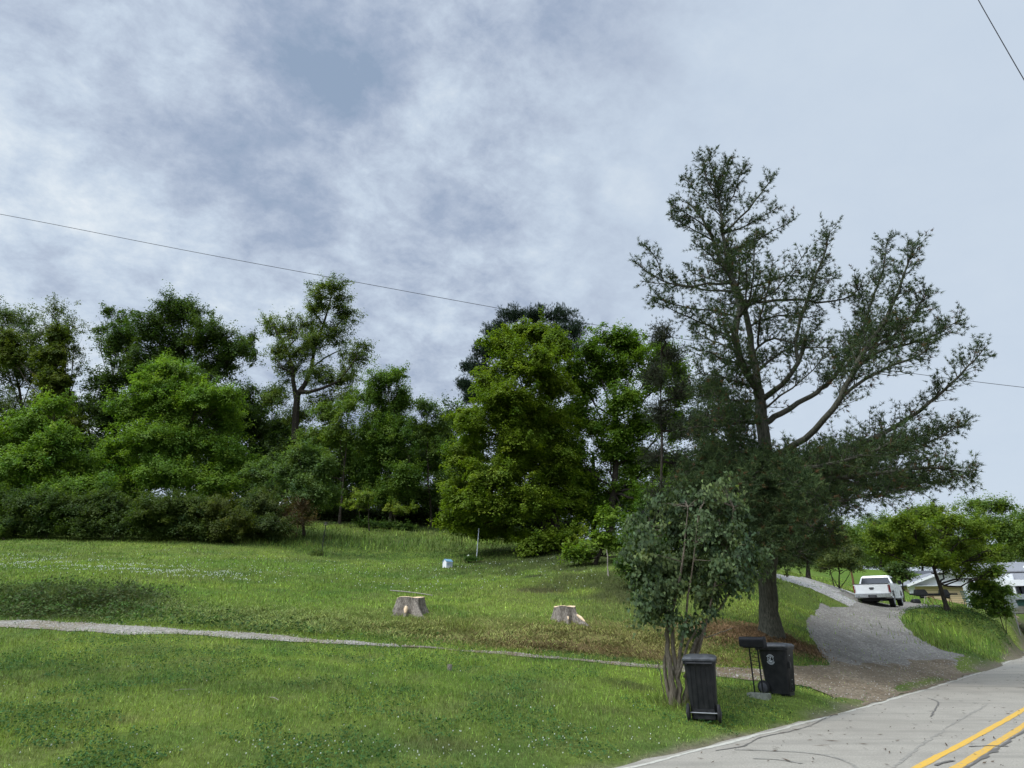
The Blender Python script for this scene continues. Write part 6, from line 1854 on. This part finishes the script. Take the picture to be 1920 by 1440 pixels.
# ------------------------------------------------------------------ pickup truck
def truck():
    g = ground(1636, 1143)
    g = TP
    az = 37.0
    zr_ = float(gz(*(TP[:2] + tf * 1.2))); zf_ = float(gz(*(TP[:2] + tf * 4.9)))
    pit = math.atan2(zf_ - zr_, 3.7)
    g = np.array([g[0], g[1], zr_ - 1.2 * math.tan(pit) - 0.08])
    root = empty('pickup_truck', tuple(g), -R(az)); root.rotation_euler = (pit, 0, -R(az)); tag(root, 'white crew-cab pickup truck parked facing away at the top of the driveway', 'pickup truck')
    # local: +Y forward, rear bumper at y=0, length 5.85, width 2.03
    W = 1.0
    r_w = .43
    ya, yf = 1.22, 4.88
    def arch(yc, r, n=9):
        return [(yc + math.cos(a) * r, .50 + math.sin(a) * r) for a in np.linspace(math.pi, 0, n)]
    prof = [(0.16, .62)] + [(ya - .56, .55)] + arch(ya, .52) + [(ya + .56, .48), (yf - .56, .48)] + arch(yf, .52) + [(5.72, .52), (5.84, .75), (5.80, 1.12), (5.62, 1.24), (4.55, 1.32), (4.30, 1.36), (2.06, 1.36), (2.06, .86), (0.16, .86)]
    mb = MB(); mb.poly_extrude([(-W, y, z) for y, z in prof], (2 * W, 0, 0)); mb.bevel(.035, 2); mb.build('body', M['white_paint'], root, True)
    # bed walls
    for s in (-1, 1):
        mb = MB(); mb.box((s * (W - .05), 1.10, 1.10), (.10, 1.95, .50)); mb.bevel(.025); mb.build('bed_side', M['white_paint'], root, True)
    mb = MB(); mb.box((0, 1.09, .872), (1.80, 1.93, .02)); mb.build('bed_floor', M['rubber'], root)
    mb = MB(); mb.box((0, .125, 1.08), (1.90, .07, .56)); mb.bevel(.02); tg_ = mb.build('tailgate', M['white_paint'], root, True)
    mb = MB(); mb.box((0, .085, 1.13), (.26, .03, .075)); mb.build('tailgate_handle', M['bin_black'], tg_)
    mb = MB(); mb.box((0, .087, 1.04), (.20, .015, .05)); mb.bevel(.01); mb.build('badge', M['grey_plastic'], tg_)
    mb = MB(); mb.box((0, .12, 1.372), (1.92, .09, .025)); mb.build('tailgate_cap', M['bin_black'], tg_)
    # cab, narrowing towards the roof
    def cabring(y0, y1, w, z):
        return [(-w, y0, z), (w, y0, z), (w, y1, z), (-w, y1, z)]
    mb = MB(); mb.loft([cabring(2.10, 4.45, .97, 1.36), cabring(2.22, 3.98, .80, 1.80), cabring(2.30, 3.72, .74, 1.90)]); mb.bevel(.05, 2)
    mb.build('cab', M['white_paint'], root, True)
    def quad(pts_, name, m_, off):
        mb2 = MB(); v = Vector(off)
        mb2.poly_extrude([Vector(p) + v for p in pts_], (v * -0.5))
        return mb2.build(name, m_, root)
    quad([(-.84, 2.125, 1.42), (.84, 2.125, 1.42), (.74, 2.222, 1.775), (-.74, 2.222, 1.775)], 'rear_window', M['glass_dark'], (0, -.022, 0))
    quad([(-.84, 4.40, 1.42), (.84, 4.40, 1.42), (.72, 4.03, 1.775), (-.72, 4.03, 1.775)], 'windscreen', M['glass_dark'], (0, .03, 0))
    for s in (-1, 1):
        quad([(s * .955, 2.45, 1.42), (s * .955, 3.18, 1.42), (s * .825, 3.14, 1.76), (s * .825, 2.52, 1.76)], 'side_window', M['glass_dark'], (s * .014, 0, 0))
        quad([(s * .955, 3.28, 1.42), (s * .955, 4.22, 1.42), (s * .825, 3.88, 1.76), (s * .825, 3.24, 1.76)], 'side_window', M['glass_dark'], (s * .014, 0, 0))
        mb = MB(); mb.box((s * 1.12, 4.12, 1.46), (.22, .10, .24)); mb.bevel(.03); mb.build('mirror', M['bin_black'], root, True)
        mb = MB(); mb.box((s * .93, .17, 1.08), (.16, .16, .46)); mb.bevel(.03); mb.build('tail_light', M['tail_red'], root, True)
        for y in (2.62, 3.66):
            mb = MB(); mb.box((s * 1.012, y, 1.13), (.03, .2, .04)); mb.build('door_handle', M['chrome'], root)
        for y in (2.36, 3.24, 4.24):
            mb = MB(); mb.box((s * 1.0, y, .98), (.006, .012, .72)); mb.build('door_seam', M['bin_black'], root)
        mb = MB(); mb.box((s * .70, 5.83, .98), (.40, .06, .2)); mb.bevel(.02); mb.build('headlight', M['chrome'], root, True)
        mb = MB(); mb.tube([(s * .98, 2.1, .47), (s * .98, 4.3, .47)], .05, 8); mb.build('side_step', M['bin_black'], root)
        for yc in (ya, yf):
            def ring(o, r_):
                return [(s * (o), yc + math.cos(a) * r_, r_w + math.sin(a) * r_) for a in np.arange(24) * 2 * np.pi / 24]
            mb = MB(); mb.loft([ring(.70, .30), ring(.70, .40), ring(.73, r_w), ring(.94, r_w), ring(.975, .40), ring(.975, .27)]); w_o = mb.build('wheel', M['rubber'], root, True)
            mb = MB(); mb.loft([ring(.955, .27), ring(.982, .265), ring(.962, .22), ring(.93, .18), ring(.95, .07), ring(.975, .06)]); mb.build('rim', M['chrome'], w_o, True)
            mb = MB()
            for k in range(6):
                an = k * math.pi / 3
                mb.tube([(s * .968, yc + math.cos(an) * .06, r_w + math.sin(an) * .06), (s * .972, yc + math.cos(an) * .24, r_w + math.sin(an) * .24)], .026, 5)
            mb.build('spokes', M['chrome'], w_o)
    # bumper
    mb = MB(); mb.box((0, .05, .68), (1.92, .2, .2)); mb.bevel(.04); bp = mb.build('rear_bumper', M['chrome'], root, True)
    mb = MB(); mb.box((0, -.055, .66), (.46, .02, .14)); mb.build('plate_recess', M['bin_black'], bp)
    mb = MB(); mb.box((0, -.068, .66), (.31, .008, .11)); mb.build('licence_plate', M['grey_plastic'], bp)
    mb = MB(); mb.box((0, 5.86, .62), (1.9, .12, .2)); mb.bevel(.04); mb.build('front_bumper', M['chrome'], root, True)
    mb = MB(); mb.box((0, 2.9, .45), (1.3, 5.2, .16)); mb.build('underbody', M['rubber'], root)
    MB().tube([(-.75, ya, r_w), (.75, ya, r_w)], .07, 8).build('rear_axle', M['rubber'], root)
    mb = MB(); mb.loft([[(math.cos(a) * r_, ya + math.sin(a) * r_, z_) for a in np.arange(10) * .628] for z_, r_ in ((.3, .1), (.36, .18), (.5, .18), (.56, .1))]); mb.build('differential', M['rubber'], root)
    MB().tube([(.4, .5, .42), (.4, .15, .4), (.42, .02, .38)], .045, 8).build('exhaust', M['grey_plastic'], root)
truck()

# ------------------------------------------------------------------ buildings at the right edge
def garage():
    Y = 68.0
    lf = gpt(1722, Y)
    zb = at(1722, 1136, Y)[2] - 0.5
    # frontal gable wall from pixel 1712 to 1838 at depth Y, eave 1099, peak 1072
    xl, xr = at(1708, 1098, Y)[0], at(1842, 1094, Y)[0]
    zE = at(1708, 1098, Y)[2]; zP = at(1770, 1071, Y)[2]
    w = xr - xl
    # turn the wall towards the viewer a little
    rz = -R(16)
    root = empty('garage', ((xl + xr) / 2, Y, zb), rz); tag(root, 'tan-sided garage with a white gable behind the locust', 'garage')
    h = zE - zb; pk = zP - zE; hw = w / 2 * 1.03; D = 9.0
    mb = MB(); mb.box((0, D / 2, h / 2), (2 * hw - .7, D, h)); mb.build('wall', M['siding_tan'], root)
    mb = MB(); mb.poly_extrude([(-hw + .35, -.012, h + .01), (hw - .35, -.012, h + .01), (0, -.012, h + pk - .12)], (0, D + .02, 0)); mb.build('gable', M['trim_white'], root)
    # roof slopes with overhang, white soffit and fascia below
    for s in (-1, 1):
        L_ = math.hypot(hw + .05, pk) + .02
        an = math.atan2(pk, hw)
        q = Matrix.Rotation(s * an, 3, 'Y')
        c = Vector((s * (hw) / 2, D / 2 - .3, h + pk / 2 + .05))
        r1_ = MB().box(c, (L_, D + 1.0, .09), q).build('roof_slope', M['shingle'], root)
        MB().box(c + Vector((0, -D / 2 - .52, -.035)), (L_, .05, .24), q).build('fascia', M['trim_white'], r1_)
    MB().box((0, -.30, h - .02), (2 * hw - .2, .58, .05)).build('soffit', M['trim_white'], root)
    for s in (-1, 1):
        MB().box((s * (hw - .38), -.02, h / 2), (.16, .10, h - .04)).build('corner_trim', M['trim_white'], root)
    MB().box((-hw + .62, -.03, h * .5), (.45, .06, h - .05)).build('white_panel', M['trim_white'], root)
    MB().box((hw - 1.05, -.03, h * .5 + .1), (1.1, .06, h - .2)).build('white_door', M['siding_white'], root)
    # downpipe dropping from the left eave
    MB().tube([(-hw + .05, -.45, h), (-hw + .15, -.3, h - .3), (-hw + .30, -.12, h - .5), (-hw + .32, -.12, .1)], .05, 6).build('downpipe', M['trim_white'], root)
garage()
def grey_roof_house():
    Y = 82.0
    p0 = at(1722, 1090, Y); p1 = at(1862, 1064, Y)
    zb = gpt(1790, Y)[2] - .3
    root = empty('house', tuple((p0 + p1) / 2 * np.array([1, 1, 0]) + np.array([0, 0, zb])), -R(12)); tag(root, 'low house with a dark shingle roof behind the garage', 'house')
    w = (p1[0] - p0[0]); h = at(1722, 1092, Y)[2] - zb; pk = at(1722, 1066, Y)[2] - zb - h
    mb = MB(); mb.box((0, 3, h / 2), (w, 6, h)); mb.build('wall', M['siding_white'], root)
    mb = MB(); mb.poly_extrude([(-w / 2 - .3, -.5, h - .05), (-w / 2 - .3, 3, h + pk), (-w / 2 - .3, 6.5, h - .05), (-w / 2 - .3, 6.5, h - .2), (-w / 2 - .3, 3, h + pk - .18), (-w / 2 - .3, -.5, h - .2)], (w + .6, 0, 0)); mb.build('roof', M['shingle_dark'], root)
    for x in (-w * .3, w * .2):
        f = MB().box((x, -.03, h * .55), (1.0, .06, 1.1)).build('window', M['trim_white'], root)
        MB().box((x, -.07, h * .55), (.86, .03, .96)).build('pane', M['glass_dark'], f)
grey_roof_house()
def white_house():
    Y = 58.0
    u = mpp(1890, 1100, Y)
    ox = at(1868, 1100, Y)
    zb = at(1868, 1150, Y)[2]
    root = empty('white_house', (ox[0], Y, zb), -R(14)); tag(root, 'white house with grey shingle roofs cut by the right edge', 'house')
    zz_ = lambda py: at(1880, py, Y)[2] - zb
    # main block
    mb = MB(); mb.poly_extrude([(0, 0, 0), (0, 0, zz_(1072)), (0, 3.4, zz_(1055)), (0, 7, zz_(1072)), (0, 7, 0)], (9.5, 0, 0)); mb.build('wall', M['siding_white'], root)
    for s in (0, 1):
        a = Vector((-.25, -.35, zz_(1074))); b = Vector((-.25, 3.4, zz_(1055) + .12)); c = Vector((-.25, 7.35, zz_(1074)))
        p, q = (a, b) if s == 0 else (b, c)
        mb = MB(); mb.poly_extrude([p, q, q + Vector((0, 0, .12)), p + Vector((0, 0, .12))], (10, 0, 0)); mb.build('roof_slope', M['shingle'], root)
    # lower shed roof between two white cheeks
    mb = MB(); mb.poly_extrude([(.9, -1.5, zz_(1091)), (.9, -.05, zz_(1075)), (.9, -.05, zz_(1075) + .1), (.9, -1.5, zz_(1091) + .1)], (2.0, 0, 0)); mb.build('lower_roof', M['shingle'], root)
    mb = MB(); mb.box((.45, -.75, zz_(1110)), (.85, 1.4, (zz_(1076) - zz_(1140)))); mb.build('cheek_wall', M['siding_white'], root)
    mb = MB(); mb.box((3.5, -.8, zz_(1110)), (1.1, 1.5, (zz_(1070) - zz_(1140)))); mb.build('dormer_wall', M['siding_white'], root)
    mb = MB(); mb.poly_extrude([(2.85, -1.8, zz_(1071)), (4.2, -1.8, zz_(1071)), (4.2, -1.8, zz_(1066)), (3.5, -1.8, zz_(1052)), (2.85, -1.8, zz_(1066))], (0, 3.0, 0)); mb.build('dormer_roof', M['trim_white'], root)
    # porch: white fascia, dark gap, grey deck band
    mb = MB(); mb.box((2.7, -2.0, zz_(1096)), (6.5, 1.4, .5)); mb.build('porch_roof', M['trim_white'], root)
    mb = MB(); mb.box((2.7, -1.35, zz_(1108)), (6.0, .05, .95)); mb.build('porch_window', M['glass_dark'], root)
    for x in (.2, 1.7, 3.2, 4.7):
        mb = MB(); mb.box((x, -2.55, zz_(1110)), (.14, .14, 1.5)); mb.build('porch_post', M['trim_white'], root)
    mb = MB(); mb.box((2.8, -2.0, zz_(1121)), (6.4, 1.6, .42)); mb.build('porch_deck', M['sign_grey'], root)
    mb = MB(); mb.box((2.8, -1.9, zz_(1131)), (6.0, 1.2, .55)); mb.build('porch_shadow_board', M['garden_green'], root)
white_house()
def rail():
    Y = 61.0
    a = at(1709, 1114, Y); b = at(1791, 1115, Y)
    gzv = min(gpt(1720, Y)[2], gpt(1780, Y)[2])
    root = empty('equipment_rail', ((a[0] + b[0]) / 2, Y, gzv), -R(10)); tag(root, 'black equipment frame with two bulky ends on sawhorses before the garage', 'equipment')
    L_ = b[0] - a[0]
    H = a[2] - gzv
    mb = MB(); mb.box((0, 0, H), (L_, .12, .14)); mb.box((0, .12, H - .1), (L_ * .7, .1, .1)); mb.build('rail', M['black_metal'], root)
    for x, w in ((-L_ * .27, 1.1), (L_ * .22, .75)):
        mb = MB(); mb.poly_extrude([(x - w / 2, -.3, H - .12), (x + w / 2 + .1, -.3, H - .12), (x + w * .35, -.3, H + .42), (x - w * .36, -.3, H + .42)], (0, .6, 0)); mb.bevel(.04)
        mb.build('housing', M['bin_black'], root, True)
        mb = MB(); mb.tube([(x - .1, -.12, H - .2), (x + .35, -.12, H - .26)], .15, 10); mb.build('drum', M['bin_black'], root, True)
def sawhorse(px, lab, mt):
    Y = 61.2
    g = gpt(px, Y)
    root = empty('sawhorse', tuple(g)); tag(root, lab, 'sawhorse', 'sawhorses before the garage')
    H = at(px, 1117, Y)[2] - g[2] - .1
    MB().box((0, 0, H), (.12, .8, .09)).build('beam', mt, root)
    for sx in (-1, 1):
        for sy in (-1, 1):
            MB().tube([(sx * .02, sy * .33, H), (sx * .34, sy * .4, 0)], .03, 5).build('leg', mt, root)
rail()
sawhorse(1726, 'grey sawhorse under the left end of the black frame', M['wood_grey'])
sawhorse(1741, 'brown sawhorse second from the left under the black frame', M['wood_brown'])
sawhorse(1771, 'brown sawhorse right of the locust trunk under the black frame', M['wood_brown'])
def bag():
    g = gpt(1711, 50)
    z = at(1711, 1136, 50)[2]
    o = MB().loft([rrect(0, 0, w, d, z_, .1) for z_, w, d in ((0, .55, .4), (.12, .62, .45), (.28, .5, .36), (.33, .25, .2))]).build('black_bag', M['bin_black'], None, True)
    o.location = (g[0], 50, g[2]); tag(o, 'small black bag on the ground left of the garage', 'bag')
bag()
def garden_chair(px, Y, label, rz):
    g = gpt(px, Y)
    root = empty('garden_chair', tuple(g), rz); tag(root, label, 'garden chair', 'green garden chairs by the garage')
    m_ = M['garden_green']
    MB().box((0, 0, .44), (.58, .52, .05)).build('seat', m_, root)
    mb = MB()
    for x in np.linspace(-.25, .25, 5):
        mb.tube([(x, .25, .44), (x, .36, 1.15)], .022, 5)
    mb.tube([(-.29, .36, 1.15), (.29, .36, 1.15)], .03, 6)
    mb.build('backrest', m_, root)
    for sx in (-1, 1):
        MB().tube([(sx * .3, -.25, .66), (sx * .3, .3, .68)], .03, 5).build('armrest', m_, root)
        for sy in (-1, 1):
            MB().tube([(sx * .28, sy * .24, .66 if sy < 0 else .44), (sx * .3, sy * .3, 0)], .026, 5).build('leg', m_, root)
garden_chair(1812, 48, 'dark green garden chair, the left one beside the garage', R(20))
garden_chair(1828, 49, 'dark green garden chair, the right one beside the garage', R(-25))
def sign():
    g = ground(1913, 1189)
    Y = g[1]
    root = empty('signpost', tuple(g)); tag(root, 'grey back of a road sign on a leaning metal post', 'road sign')
    top = at(1895, 1122, Y) - g
    MB().tube([(0, 0, -.1), tuple(top * .5), tuple(top)], .035, 6).build('post', M['steel'], root)
    c = at(1897, 1131, Y) - g
    q = Matrix.Rotation(-R(12), 3, 'Y') @ Matrix.Rotation(-R(25), 3, 'Z')
    mb = MB(); mb.box(Vector(c) + Vector((0, .05, 0)), (.62, .02, .66), q); mb.build('sign_panel', M['sign_grey'], root)
sign()

# ------------------------------------------------------------------ overhead wires
def wire(name, label, pts_, r):
    p = np.array(pts_)
    d = np.linspace(0, len(p) - 1, 60)
    q = np.stack([np.interp(d, np.arange(len(p)), p[:, k]) for k in range(3)], 1)
    for _ in range(20):
        q[1:-1] = (q[:-2] + 2 * q[1:-1] + q[2:]) / 4
    o = MB().tube(q, r, 5).build(name, M['wire'], None, True)
    tag(o, label, 'wire')
wire('power_line', 'long thin wire crossing the sky behind the treetops', [at(-400, 334, 74), at(0, 398, 76), at(300, 462, 78), at(600, 516, 80), at(925, 577, 82), at(1100, 607, 83), at(1450, 663, 84), at(1760, 708, 84), at(1920, 727, 84), at(2300, 768, 84)], 0.04)
wire('power_line', 'short dark wire cutting the top right corner of the sky', [at(1760, -140, 14), at(1834, 0, 14), at(1920, 150, 14), at(2030, 330, 14.5)], 0.013)
